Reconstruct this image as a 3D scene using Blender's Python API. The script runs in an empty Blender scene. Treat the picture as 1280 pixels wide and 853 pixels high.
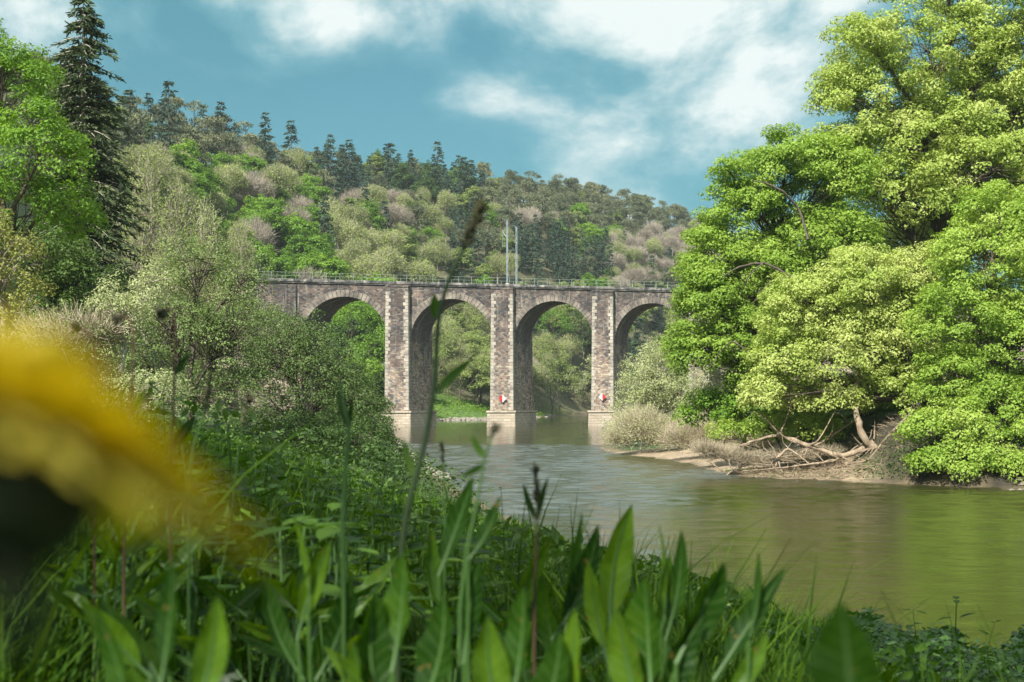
import bpy, math, random
import numpy as np
from mathutils import Vector

# ------------------------------------------------------------------ camera, sky, sun, exposure
SC = bpy.context.scene
COL = SC.collection
PI = math.pi
CZ, F, HY = 4.81, 1778.0, 500.0            # camera height over the water, focal length and horizon row at 1280 px width
cam = bpy.data.cameras.new('camera'); cam_o = bpy.data.objects.new('camera', cam); COL.objects.link(cam_o)
cam_o.location = (0, 0, CZ); cam_o.rotation_euler = (PI/2, 0, 0)
cam.lens = 50.0; cam.sensor_width = 36.0; cam.shift_y = (HY-426.5)/1280.0
cam.clip_start = 0.02; cam.clip_end = 9000
cam.dof.use_dof = True; cam.dof.focus_distance = 220.0; cam.dof.aperture_fstop = 10.0
SC.camera = cam_o

SUN_AZ, SUN_EL = math.radians(-150), math.radians(43)     # azimuth clockwise from +Y (view direction)
world = bpy.data.worlds.new("World"); SC.world = world; world.use_nodes = True
def build_world():
    nt = world.node_tree; N = nt.nodes; L = nt.links
    bg = N['Background']
    sky = N.new('ShaderNodeTexSky'); sky.sky_type = 'NISHITA'; sky.sun_disc = False
    sky.sun_elevation = SUN_EL; sky.sun_rotation = SUN_AZ; sky.air_density = 1.0; sky.dust_density = 0.6; sky.ozone_density = 1.5
    tint = N.new('ShaderNodeMix'); tint.data_type = 'RGBA'; tint.blend_type = 'MULTIPLY'; tint.inputs[0].default_value = 1.0
    tint.inputs[7].default_value = (0.24, 0.45, 0.42, 1)
    L.new(sky.outputs[0], tint.inputs[6])
    tc = N.new('ShaderNodeTexCoord')
    mp = N.new('ShaderNodeMapping'); mp.inputs['Scale'].default_value = (1, 1, 1.5); mp.inputs['Location'].default_value = (5.1, 0, 1.3)
    L.new(tc.outputs['Generated'], mp.inputs['Vector'])
    n1 = N.new('ShaderNodeTexNoise'); n1.inputs['Scale'].default_value = 5.5; n1.inputs['Detail'].default_value = 9; n1.inputs['Roughness'].default_value = 0.60
    n1.inputs['Distortion'].default_value = 0.35
    L.new(mp.outputs[0], n1.inputs['Vector'])
    def blob(px, py, sx, sy, w):
        # a soft cloud bank round one direction of the sky
        d = Vector(((px-640)/F, 1.0, (HY-py)/F)).normalized()
        sub = N.new('ShaderNodeVectorMath'); sub.operation = 'SUBTRACT'; sub.inputs[1].default_value = d
        L.new(tc.outputs['Generated'], sub.inputs[0])
        sc = N.new('ShaderNodeVectorMath'); sc.operation = 'MULTIPLY'; sc.inputs[1].default_value = (F/sx, 3.0, F/sy)
        L.new(sub.outputs[0], sc.inputs[0])
        ln = N.new('ShaderNodeVectorMath'); ln.operation = 'LENGTH'; L.new(sc.outputs[0], ln.inputs[0])
        mr = N.new('ShaderNodeMapRange'); mr.interpolation_type = 'SMOOTHSTEP'
        mr.inputs['From Min'].default_value = 0; mr.inputs['From Max'].default_value = 1; mr.inputs['To Min'].default_value = w; mr.inputs['To Max'].default_value = 0
        L.new(ln.outputs['Value'], mr.inputs['Value'])
        return mr.outputs[0]
    def add(a, b):
        m = N.new('ShaderNodeMath'); m.operation = 'ADD'
        L.new(a, m.inputs[0]); L.new(b, m.inputs[1]); return m.outputs[0]
    ct = N.new('ShaderNodeMath'); ct.operation = 'MULTIPLY_ADD'; ct.inputs[1].default_value = 1.45; ct.inputs[2].default_value = -.235; L.new(n1.outputs['Fac'], ct.inputs[0])
    v = ct.outputs[0]
    for args in ((385, 8, 200, 95, .18), (900, 110, 380, 190, .15), (1010, 40, 380, 150, .07), (740, 30, 140, 80, .06), (30, 10, 200, 60, .10), (960, 165, 150, 60, .10), (620, 110, 90, 60, .06),
                 (540, 190, 330, 80, -.10), (560, 60, 160, 110, -.10), (180, 140, 240, 90, -.08), (840, 235, 240, 60, -.25), (600, 20, 110, 60, -.06), (430, 130, 200, 80, -.05)):
        v = add(v, blob(*args))
    sz = N.new('ShaderNodeSeparateXYZ'); L.new(tc.outputs['Generated'], sz.inputs[0])       # cloudier higher up
    up = N.new('ShaderNodeMapRange'); up.inputs['From Min'].default_value = .24; up.inputs['From Max'].default_value = .42; up.inputs['To Max'].default_value = .34; L.new(sz.outputs['Z'], up.inputs['Value'])
    v = add(v, up.outputs[0])
    rp = N.new('ShaderNodeValToRGB'); cr = rp.color_ramp
    cr.elements[0].position = 0.30; cr.elements[0].color = (.45, .45, .45, 1)
    cr.elements[1].position = 0.72; cr.elements[1].color = (1, 1, 1, 1)
    L.new(v, rp.inputs[0])
    # cloud colour: grey-teal body, whiter where thick
    n2 = N.new('ShaderNodeTexNoise'); n2.inputs['Scale'].default_value = 11.0; n2.inputs['Detail'].default_value = 8; n2.inputs['Roughness'].default_value = 0.55
    L.new(mp.outputs[0], n2.inputs['Vector'])
    v2 = N.new('ShaderNodeMath'); v2.operation = 'MULTIPLY_ADD'; v2.inputs[1].default_value = 0.75; L.new(n2.outputs['Fac'], v2.inputs[0]); L.new(v, v2.inputs[2])
    v3 = N.new('ShaderNodeMath'); v3.operation = 'MULTIPLY'; v3.inputs[1].default_value = .80; L.new(v2.outputs[0], v3.inputs[0])
    rc = N.new('ShaderNodeValToRGB'); c2 = rc.color_ramp
    c2.elements[0].position = 0.58; c2.elements[0].color = (0.48, 1.6, 1.95, 1)
    c2.elements[1].position = 0.93; c2.elements[1].color = (4.0, 4.4, 4.35, 1)
    e = c2.elements.new(0.70); e.color = (0.9, 2.1, 2.45, 1); e = c2.elements.new(0.79); e.color = (1.9, 2.9, 3.1, 1)
    L.new(v3.outputs[0], rc.inputs[0])
    mx = N.new('ShaderNodeMix'); mx.data_type = 'RGBA'
    L.new(rp.outputs[0], mx.inputs[0]); L.new(tint.outputs[2], mx.inputs[6]); L.new(rc.outputs[0], mx.inputs[7])
    L.new(mx.outputs[2], bg.inputs['Color']); bg.inputs['Strength'].default_value = 0.10
build_world()
sd = bpy.data.lights.new('sun', 'SUN'); sd.energy = 4.6; sd.angle = math.radians(0.55); sd.color = (1.0, 0.95, 0.86)
sun = bpy.data.objects.new('sun', sd); COL.objects.link(sun)
to_sun = Vector((math.sin(SUN_AZ)*math.cos(SUN_EL), math.cos(SUN_AZ)*math.cos(SUN_EL), math.sin(SUN_EL)))
sun.rotation_euler = to_sun.to_track_quat('Z', 'Y').to_euler(); sun.location = to_sun*400
vs = SC.view_settings; vs.view_transform = 'Standard'; vs.look = 'None'; vs.exposure = 1.15; vs.gamma = 1.0; vs.use_curve_mapping = False
cy = SC.cycles
cy.max_bounces = 6; cy.diffuse_bounces = 3; cy.glossy_bounces = 3; cy.transmission_bounces = 3; cy.volume_bounces = 0; cy.transparent_max_bounces = 4
cy.sample_clamp_indirect = 6.0; cy.caustics_reflective = False; cy.caustics_refractive = False

def W(px, py, Y):                       # point at depth Y seen at a pixel of the 1280-wide photograph
    return np.array([(px-640)/F*Y, Y, CZ+(HY-py)/F*Y])

# ------------------------------------------------------------------ mesh helpers
class MB:
    """collects vertices, quads and triangles and links them as one mesh object"""
    def __init__(s): s.V = []; s.Q = []; s.T = []; s.n = 0; s.uq = []; s.mq = []; s.mt = []; s.has_uv = False
    def add(s, V, Q=None, T=None, uv=None, mi=0):
        V = np.asarray(V, float).reshape(-1, 3)
        s.V.append(V)
        if Q is not None and len(Q):
            Q = np.asarray(Q, int).reshape(-1, 4); s.Q.append(Q+s.n); s.mq.append(np.full(len(Q), mi))
            if uv is not None: s.has_uv = True; s.uq.append(np.asarray(uv, float).reshape(-1, 2))
            else: s.uq.append(np.zeros((len(Q)*4, 2)))
        if T is not None and len(T):
            T = np.asarray(T, int).reshape(-1, 3); s.T.append(T+s.n); s.mt.append(np.full(len(T), mi))
        s.n += len(V)
    def mesh(s, name, mats, smooth=False):
        V = np.concatenate(s.V); me = bpy.data.meshes.new(name)
        Q = np.concatenate(s.Q) if s.Q else np.zeros((0, 4), int); T = np.concatenate(s.T) if s.T else np.zeros((0, 3), int)
        me.vertices.add(len(V)); me.vertices.foreach_set('co', V.astype(np.float32).ravel())
        nl = len(Q)*4+len(T)*3
        me.loops.add(nl); me.loops.foreach_set('vertex_index', np.concatenate([Q.ravel(), T.ravel()]).astype(np.int32))
        me.polygons.add(len(Q)+len(T))
        st = np.concatenate([np.arange(len(Q))*4, len(Q)*4+np.arange(len(T))*3]).astype(np.int32)
        me.polygons.foreach_set('loop_start', st)
        mi = np.concatenate((s.mq or [np.zeros(0)])+(s.mt or [])).astype(np.int32)
        if s.has_uv:
            u = me.uv_layers.new(name='UVMap'); uv = np.concatenate(s.uq+[np.zeros((len(T)*3, 2))]).astype(np.float32); u.data.foreach_set('uv', uv.ravel())
        for m in (mats if isinstance(mats, (list, tuple)) else [mats]): me.materials.append(m)
        me.update(calc_edges=True)
        me.polygons.foreach_set('material_index', mi)
        me.polygons.foreach_set('use_smooth', np.full(len(me.polygons), bool(smooth)))
        me.validate(); me.update()
        return me
    def build(s, name, mats, parent=None, smooth=False, loc=None):
        return link(name, s.mesh(name, mats, smooth), parent, loc)
def link(name, data, parent=None, loc=None):
    o = bpy.data.objects.new(name, data); COL.objects.link(o)
    if parent is not None: o.parent = parent
    if loc is not None: o.location = loc
    return o
def tag(o, label=None, cat=None, group=None, kind=None):
    if label: o['label'] = label
    if cat: o['category'] = cat
    if group: o['group'] = group
    if kind: o['kind'] = kind
    return o
def empty(name, loc=(0, 0, 0), rz=0, label=None, cat=None, group=None):
    o = bpy.data.objects.new(name, None); COL.objects.link(o); o.location = loc; o.rotation_euler = (0, 0, rz); o.empty_display_size = 0.2
    return tag(o, label, cat, group)
def copy_tree(o, parent=None):
    c = o.copy(); COL.objects.link(c); c.parent = parent
    for ch in list(o.children): copy_tree(ch, c)
    return c

def norm(a): return a/np.maximum(np.linalg.norm(a, axis=-1, keepdims=True), 1e-9)
def frames(n):
    a = np.where(np.abs(n[:, 2:3]) < .9, np.array([[0, 0, 1.]]), np.array([[1., 0, 0]]))
    u = norm(np.cross(a, n)); return u, np.cross(n, u)
def leaves(mb, C, Nn, size, rng, aspect=.55, jitter=.35, mi=0, tri=False):
    """one rhombus leaf per centre, lightly folded"""
    n = len(C)
    if n == 0: return
    Nn = norm(Nn); u, v = frames(Nn); th = rng.uniform(0, 2*PI, n)[:, None]
    a = u*np.cos(th)+v*np.sin(th); b = -u*np.sin(th)+v*np.cos(th)
    s = (np.asarray(size)*rng.uniform(1-jitter, 1+jitter, n))[:, None]
    if tri:
        V = np.stack([C-a*s*.5-b*s*.35*aspect, C-a*s*.2+b*s*.65*aspect, C+a*s*.62], 1).reshape(-1, 3)
        mb.add(V, T=np.arange(3*n).reshape(-1, 3), mi=mi); return
    V = np.stack([C-a*s*.5, C-b*s*.5*aspect+Nn*s*.06, C+a*s*.5, C+b*s*.5*aspect+Nn*s*.06], 1).reshape(-1, 3)
    mb.add(V, np.arange(4*n).reshape(-1, 4), mi=mi)
def needles(mb, C, D, length, width, rng, mi=0):
    """thin quads along direction D"""
    n = len(C)
    if n == 0: return
    D = norm(D); r = norm(rng.normal(size=(n, 3))); s = norm(np.cross(D, r))
    l = (np.asarray(length)*rng.uniform(.7, 1.3, n))[:, None]; w = (np.asarray(width)*rng.uniform(.7, 1.3, n))[:, None]
    V = np.stack([C-s*w*.5, C+s*w*.5, C+D*l+s*w*.25, C+D*l-s*w*.25], 1).reshape(-1, 3)
    mb.add(V, np.arange(4*n).reshape(-1, 4), mi=mi)
def tube(mb, P, R, k=6, mi=0):
    P = np.asarray(P, float); R = np.asarray(R, float)*np.ones(len(P)); m = len(P)
    T = norm(np.gradient(P, axis=0)); ref = np.array([0.31, 0.17, 0.93]) if abs(T[:, 2]).mean() < .8 else np.array([.93, .3, .2])
    u = norm(np.cross(T, ref)); v = np.cross(T, u)
    an = np.arange(k)*2*PI/k
    V = (P[:, None]+R[:, None, None]*(u[:, None]*np.cos(an)[None, :, None]+v[:, None]*np.sin(an)[None, :, None])).reshape(-1, 3)
    i = np.arange(m-1)[:, None]*k; j = np.arange(k)[None]; jn = (j+1) % k
    Q = np.stack([i+j, i+jn, i+k+jn, i+k+j], -1).reshape(-1, 4)
    uv = np.stack([np.stack([j/k+0*i, 0*j+i/k/1.0], -1), np.stack([(j+1)/k+0*i, 0*j+i/k], -1), np.stack([(j+1)/k+0*i, 0*j+i/k+1], -1), np.stack([j/k+0*i, 0*j+i/k+1], -1)], -2).reshape(-1, 2)
    mb.add(V, Q, uv=uv, mi=mi)
def bez(a, b, c, n):
    t = np.linspace(0, 1, n)[:, None]; return (1-t)**2*a+2*t*(1-t)*b+t*t*c
def branch(mb, a, c, r0, r1, rng, n=7, wob=.05, sag=0.0, k=5, mi=0, mid=None):
    a = np.asarray(a, float); c = np.asarray(c, float); L = np.linalg.norm(c-a)
    b = (a+c)/2+np.array([0, 0, sag*L])+rng.normal(size=3)*wob*L if mid is None else np.asarray(mid, float)
    P = bez(a, b, c, n)
    if n > 3: P[1:-1] += rng.normal(size=(n-2, 3))*wob*.25*L/3
    tube(mb, P, np.linspace(r0, r1, n), k, mi); return P
def box(mb, lo, hi, mi=0):
    x0, y0, z0 = lo; x1, y1, z1 = hi
    V = [(x0, y0, z0), (x1, y0, z0), (x1, y1, z0), (x0, y1, z0), (x0, y0, z1), (x1, y0, z1), (x1, y1, z1), (x0, y1, z1)]
    mb.add(V, [(0, 3, 2, 1), (4, 5, 6, 7), (0, 1, 5, 4), (1, 2, 6, 5), (2, 3, 7, 6), (3, 0, 4, 7)], mi=mi)

# ------------------------------------------------------------------ materials
def new_mat(name):
    m = bpy.data.materials.new(name); m.use_nodes = True
    return m, m.node_tree, m.node_tree.nodes, m.node_tree.links
def ramp(N, stops):
    r = N.new('ShaderNodeValToRGB'); cr = r.color_ramp
    cr.elements[0].position, cr.elements[0].color = stops[0][0], (*stops[0][1], 1)
    cr.elements[1].position, cr.elements[1].color = stops[-1][0], (*stops[-1][1], 1)
    for p, c in stops[1:-1]: cr.elements.new(p).color = (*c, 1)
    return r
def noise(N, L, scale, detail=4, rough=.55, vec=None, dist=0):
    n = N.new('ShaderNodeTexNoise'); n.inputs['Scale'].default_value = scale; n.inputs['Detail'].default_value = detail
    n.inputs['Roughness'].default_value = rough; n.inputs['Distortion'].default_value = dist
    if vec is not None: L.new(vec, n.inputs['Vector'])
    return n
def leaf_mat(name, c0, c1, c2, trans=.35, fine=3.0, broad=.35, rough=.55, spec=.25):
    """foliage: colour drifts clump by clump, leaf by leaf and tree by tree; light passes through"""
    m, nt, N, L = new_mat(name)
    g = N.new('ShaderNodeNewGeometry'); oi = N.new('ShaderNodeObjectInfo')
    a = noise(N, L, broad, 2, .5, g.outputs['Position']); b = noise(N, L, fine, 2, .6, g.outputs['Position'])
    mth = N.new('ShaderNodeMath'); mth.operation = 'MULTIPLY_ADD'; mth.inputs[1].default_value = .55; L.new(b.outputs['Fac'], mth.inputs[0])
    m2 = N.new('ShaderNodeMath'); m2.operation = 'MULTIPLY_ADD'; m2.inputs[1].default_value = .55; m2.inputs[2].default_value = -.05
    L.new(a.outputs['Fac'], m2.inputs[0]); L.new(m2.outputs[0], mth.inputs[2])
    m3 = N.new('ShaderNodeMath'); m3.operation = 'MULTIPLY_ADD'; m3.inputs[1].default_value = .22; L.new(oi.outputs['Random'], m3.inputs[0])
    m4 = N.new('ShaderNodeMath'); m4.operation = 'SUBTRACT'; m4.inputs[1].default_value = .11; L.new(mth.outputs[0], m3.inputs[2]); L.new(m3.outputs[0], m4.inputs[0])
    r = ramp(N, [(.3, c0), (.5, c1), (.7, c2)]); L.new(m4.outputs[0], r.inputs[0])
    bs = N['Principled BSDF']; bs.inputs['Roughness'].default_value = rough; bs.inputs['Specular IOR Level'].default_value = spec
    L.new(r.outputs[0], bs.inputs['Base Color'])
    tr = N.new('ShaderNodeBsdfTranslucent')
    hs = N.new('ShaderNodeHueSaturation'); hs.inputs['Hue'].default_value = .485; hs.inputs['Saturation'].default_value = 1.15; hs.inputs['Value'].default_value = 1.25
    L.new(r.outputs[0], hs.inputs['Color']); L.new(hs.outputs[0], tr.inputs['Color'])
    mx = N.new('ShaderNodeMixShader'); mx.inputs[0].default_value = trans
    L.new(bs.outputs[0], mx.inputs[1]); L.new(tr.outputs[0], mx.inputs[2]); L.new(mx.outputs[0], N['Material Output'].inputs['Surface'])
    return m
def rough_mat(name, stops, scale=4, rough=.85, bump=.3, bscale=None, detail=6, stretch=None, world=False):
    m, nt, N, L = new_mat(name)
    tc = N.new('ShaderNodeTexCoord'); vec = tc.outputs['Object']
    if world: vec = N.new('ShaderNodeNewGeometry').outputs['Position']
    if stretch:
        mp = N.new('ShaderNodeMapping'); mp.inputs['Scale'].default_value = stretch; L.new(vec, mp.inputs['Vector']); vec = mp.outputs[0]
    n = noise(N, L, scale, detail, .6, vec); r = ramp(N, stops); L.new(n.outputs['Fac'], r.inputs[0])
    bs = N['Principled BSDF']; L.new(r.outputs[0], bs.inputs['Base Color']); bs.inputs['Roughness'].default_value = rough
    if bump:
        nb = noise(N, L, bscale or scale*4, 5, .6, vec); bp = N.new('ShaderNodeBump'); bp.inputs['Strength'].default_value = bump; bp.inputs['Distance'].default_value = .05
        L.new(nb.outputs['Fac'], bp.inputs['Height']); L.new(bp.outputs[0], bs.inputs['Normal'])
    return m
M = {}
M['oak'] = leaf_mat('oak_leaves', (.13, .23, .03), (.24, .37, .055), (.38, .49, .11), .40, 2.2, .30)
M['oak2'] = leaf_mat('lime_green_leaves', (.19, .28, .045), (.32, .42, .09), (.48, .54, .19), .40, 2.2, .30)
M['green'] = leaf_mat('fresh_green_leaves', (.08, .17, .018), (.14, .27, .028), (.22, .35, .05), .40, 2.5, .25)
M['dkgreen'] = leaf_mat('deep_green_leaves', (.035, .07, .015), (.06, .115, .025), (.11, .18, .04), .30, 2.5, .25)
M['olive'] = leaf_mat('olive_leaves', (.10, .145, .038), (.18, .24, .065), (.28, .34, .105), .35, 2.0, .25)
M['birch'] = leaf_mat('birch_leaves', (.17, .23, .065), (.26, .33, .10), (.37, .43, .15), .40, 2.0, .2)
M['willow'] = leaf_mat('willow_leaves', (.19, .24, .09), (.31, .36, .16), (.44, .48, .25), .35, 3.0, .4)
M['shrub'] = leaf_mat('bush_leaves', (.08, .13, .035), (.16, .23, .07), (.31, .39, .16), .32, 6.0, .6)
M['shrub2'] = leaf_mat('darker_bush_leaves', (.05, .09, .022), (.10, .16, .045), (.20, .27, .10), .32, 6.0, .6)  # darker, less cream mix of the bush leaf greens
M['spruce'] = leaf_mat('spruce_needles', (.018, .040, .026), (.030, .062, .038), (.055, .095, .055), .08, 1.5, .4, .6, .2)
M['fir'] = leaf_mat('fir_needles', (.032, .050, .022), (.060, .088, .034), (.12, .155, .06), .15, 2.5, .5, .6, .2)
M['pine'] = leaf_mat('pine_needles', (.06, .08, .045), (.12, .14, .075), (.21, .22, .12), .10, 1.5, .35, .6, .2)
M['mauve'] = leaf_mat('bare_twigs', (.19, .165, .13), (.31, .27, .22), (.43, .385, .32), .05, 2.0, .3, .8, .1)
M['drytwig'] = leaf_mat('dry_twigs', (.26, .22, .15), (.36, .31, .22), (.48, .42, .31), .05, 4.0, .8, .8, .1)
M['cream'] = leaf_mat('cream_blossom', (.35, .36, .17), (.52, .52, .30), (.70, .68, .45), .30, 6.0, .7)
M['yellowish'] = leaf_mat('yellowing_leaves', (.12, .14, .035), (.20, .22, .055), (.30, .31, .09), .30, 3.0, .5)
M['bark'] = rough_mat('bark', [(.3, (.035, .027, .02)), (.6, (.10, .08, .06)), (.8, (.19, .16, .12))], 6, .9, .5, 20, stretch=(1, 1, .25))
M['palebark'] = rough_mat('pale_bark', [(.3, (.20, .17, .13)), (.55, (.36, .32, .26)), (.8, (.52, .48, .40))], 5, .85, .4, 20, stretch=(1, 1, .4))
M['deadwood'] = rough_mat('dead_wood', [(.3, (.10, .075, .05)), (.5, (.25, .19, .13)), (.75, (.42, .35, .26))], 3, .9, .9, 14, stretch=(1, 1, .4))
M['stone_riprap'] = rough_mat('bank_stone', [(.3, (.12, .11, .09)), (.6, (.24, .22, .18)), (.8, (.36, .33, .27))], 2, .9, .4, 9)

def masonry(name, stops, bw=.55, bh=.27, dirt=True, mortar=(.20, .17, .15)):
    """rubble courses in metres along UV, tone stone by stone, weather stains over them"""
    m, nt, N, L = new_mat(name)
    uv = N.new('ShaderNodeUVMap')
    nd = noise(N, L, 1.1, 3, .5, uv.outputs[0])
    vm = N.new('ShaderNodeVectorMath'); vm.operation = 'SCALE'; vm.inputs['Scale'].default_value = .22; L.new(nd.outputs['Color'], vm.inputs[0])
    va = N.new('ShaderNodeVectorMath'); L.new(uv.outputs[0], va.inputs[0]); L.new(vm.outputs[0], va.inputs[1])
    br = N.new('ShaderNodeTexBrick'); br.inputs['Color1'].default_value = (0, 0, 0, 1); br.inputs['Color2'].default_value = (1, 1, 1, 1); br.inputs['Mortar'].default_value = (.5, .5, .5, 1)
    br.inputs['Scale'].default_value = 1; br.inputs['Brick Width'].default_value = bw; br.inputs['Row Height'].default_value = bh; br.inputs['Mortar Size'].default_value = .022
    br.inputs['Mortar Smooth'].default_value = .3
    L.new(va.outputs[0], br.inputs['Vector'])
    r = ramp(N, stops); r.color_ramp.interpolation = 'CONSTANT'; L.new(br.outputs['Color'], r.inputs[0])
    mort = N.new('ShaderNodeMix'); mort.data_type = 'RGBA'; mort.inputs[7].default_value = (*mortar, 1)
    L.new(br.outputs['Fac'], mort.inputs[0]); L.new(r.outputs[0], mort.inputs[6])
    col = mort.outputs[2]
    # stains: soot and lichen in drifting patches, heavier towards the top courses
    g = noise(N, L, .22, 6, .62, uv.outputs[0], .6); gr = ramp(N, [(.40, (1, 1, 1)), (.56, (.50, .50, .55)), (.70, (.22, .24, .29))])
    sx = N.new('ShaderNodeSeparateXYZ'); L.new(uv.outputs[0], sx.inputs[0])
    mr = N.new('ShaderNodeMapRange'); mr.inputs['From Min'].default_value = 8; mr.inputs['From Max'].default_value = 26; mr.inputs['To Min'].default_value = -.05; mr.inputs['To Max'].default_value = .22
    L.new(sx.outputs['Y'], mr.inputs['Value'])
    ad = N.new('ShaderNodeMath'); L.new(g.outputs['Fac'], ad.inputs[0]); L.new(mr.outputs[0], ad.inputs[1]); L.new(ad.outputs[0], gr.inputs[0])
    mu = N.new('ShaderNodeMix'); mu.data_type = 'RGBA'; mu.blend_type = 'MULTIPLY'; mu.inputs[0].default_value = .95 if dirt else .35
    L.new(col, mu.inputs[6]); L.new(gr.outputs[0], mu.inputs[7])
    f = noise(N, L, 5.5, 5, .7, uv.outputs[0]); fr = ramp(N, [(.3, (.62, .62, .62)), (.7, (1.35, 1.33, 1.3))]); L.new(f.outputs['Fac'], fr.inputs[0])
    mu2 = N.new('ShaderNodeMix'); mu2.data_type = 'RGBA'; mu2.blend_type = 'MULTIPLY'; mu2.inputs[0].default_value = 1; L.new(mu.outputs[2], mu2.inputs[6]); L.new(fr.outputs[0], mu2.inputs[7])
    # pale lime runs
    mpp = N.new('ShaderNodeMapping'); mpp.inputs['Scale'].default_value = (1.4, .12, 1); L.new(uv.outputs[0], mpp.inputs['Vector'])
    st = noise(N, L, 1.0, 5, .6, mpp.outputs[0]); sr = ramp(N, [(.56, (0, 0, 0)), (.68, (.7, .7, .7))]); L.new(st.outputs['Fac'], sr.inputs[0])
    mu3 = N.new('ShaderNodeMix'); mu3.data_type = 'RGBA'; mu3.inputs[7].default_value = (.40, .40, .33, 1); L.new(sr.outputs[0], mu3.inputs[0]); L.new(mu2.outputs[2], mu3.inputs[6])
    bs = N['Principled BSDF']; L.new(mu3.outputs[2], bs.inputs['Base Color']); bs.inputs['Roughness'].default_value = .92
    bp = N.new('ShaderNodeBump'); bp.inputs['Strength'].default_value = .8; bp.inputs['Distance'].default_value = .06
    hm = N.new('ShaderNodeMath'); hm.operation = 'MULTIPLY_ADD'; hm.inputs[1].default_value = -1.0; L.new(br.outputs['Fac'], hm.inputs[0]); L.new(f.outputs['Fac'], hm.inputs[2])
    L.new(hm.outputs[0], bp.inputs['Height']); L.new(bp.outputs[0], bs.inputs['Normal'])
    return m
M['rubble'] = masonry('purple_grey_rubble', [(0, (.19, .17, .165)), (.15, (.43, .31, .235)), (.33, (.53, .41, .31)), (.48, (.27, .22, .185)), (.62, (.60, .51, .39)), (.76, (.42, .30, .225)), (.9, (.32, .295, .27))])
M['redrubble'] = masonry('reddish_rubble', [(0, (.26, .19, .17)), (.2, (.46, .29, .23)), (.4, (.52, .37, .29)), (.6, (.35, .25, .22)), (.8, (.58, .46, .37))], .5, .2)
M['ashlar'] = masonry('pale_base_ashlar', [(0, (.50, .42, .33)), (.35, (.58, .50, .40)), (.7, (.46, .39, .31))], 1.3, .5, False, (.30, .26, .20))
M['quoin'] = rough_mat('pale_granite', [(.3, (.20, .18, .17)), (.45, (.36, .32, .27)), (.7, (.58, .52, .44))], .8, .9, .4, 6, world=True)
M['vouss'] = rough_mat('weathered_voussoir_stone', [(.35, (.07, .065, .065)), (.5, (.20, .17, .145)), (.68, (.38, .33, .27))], .5, .9, .4, 6, world=True)
M['coping'] = rough_mat('black_weathered_coping', [(.35, (.03, .03, .032)), (.5, (.12, .115, .11)), (.7, (.40, .38, .34))], .9, .9, .4, 6, world=True)
M['ballast'] = rough_mat('track_ballast', [(.3, (.10, .09, .08)), (.7, (.26, .23, .20))], 6, .95, .5, 20)
M['railpaint'] = rough_mat('pale_green_rail_paint', [(.3, (.22, .29, .25)), (.7, (.36, .43, .38))], 3, .6, 0)
M['mast'] = rough_mat('galvanised_steel', [(.3, (.15, .20, .23)), (.7, (.26, .32, .35))], 2, .5, 0)

# ------------------------------------------------------------------ terrain
NEAR_SHORE = [(60, -180), (14, 0), (9, 20), (6.5, 30), (3.2, 42), (-.5, 60), (-4, 85), (-9.5, 128), (-13, 160), (-19, 200), (-27, 235), (-27, 262), (-25, 290), (-19, 322), (-12, 333), (-4, 340),
              (3, 368), (12, 415), (26, 452), (60, 480), (130, 505), (320, 540)]
FAR_SHORE = [(330, 500), (140, 468), (80, 440), (50, 400), (43, 350), (39, 290), (36, 240), (28, 200), (20, 172), (12.5, 155), (8.6, 143), (8.8, 128), (12.5, 113), (13.2, 105), (13.6, 93), (14.6, 87), (17.3, 85.5),
             (22.4, 81), (27.0, 76.5), (34, 68), (60, 50), (110, 20), (160, -180)]
POLY = np.array(NEAR_SHORE+FAR_SHORE, float)
NN = len(NEAR_SHORE)
def sdist(x, y):
    """distance to the shoreline (positive on land); also whether the nearest shore is the far one"""
    x = np.asarray(x, float); y = np.asarray(y, float)
    best = np.full(x.shape, 1e9); far = np.zeros(x.shape, bool); ins = np.zeros(x.shape, bool)
    for i in range(len(POLY)):
        a = POLY[i]; b = POLY[(i+1) % len(POLY)]
        ab = b-a; t = np.clip(((x-a[0])*ab[0]+(y-a[1])*ab[1])/(ab@ab), 0, 1)
        d = np.hypot(x-a[0]-t*ab[0], y-a[1]-t*ab[1])
        if i not in (NN-1, len(POLY)-1) or True:
            m = d < best; best = np.where(m, d, best); far = np.where(m, i >= NN, far)
        c = ((a[1] > y) != (b[1] > y)) & (x < (b[0]-a[0])*(y-a[1])/(b[1]-a[1]+1e-12)+a[0]); ins ^= c
    return np.where(ins, -best, best), far
S_K = np.array([-.60, -.36, -.28, -.2, -.12, -.05, 0, .05, .13, .22, .40])
B_K = np.array([60, 75, 120, 262, 300, 345, 350, 395, 480, 520, 560])
R_K = np.array([330, 370, 410, 470, 540, 600, 640, 680, 740, 800, 860])
SKY_PX = np.array([-300, -100, 0, 100, 140, 200, 260, 330, 400, 480, 560, 640, 720, 800, 870, 1000, 1280, 1500])
SKY_PY = np.array([60, 70, 90, 105, 120, 140, 158, 174, 188, 196, 206, 216, 224, 246, 262, 300, 370, 400])
def hillp(s):
    B = np.interp(s, S_K, B_K); R = np.interp(s, S_K, R_K)
    H = CZ+(HY-np.interp(640+s*F, SKY_PX, SKY_PY))/F*R-9.5
    return B, R, H
def smooth(t): t = np.clip(t, 0, 1); return t*t*(3-2*t)
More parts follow.
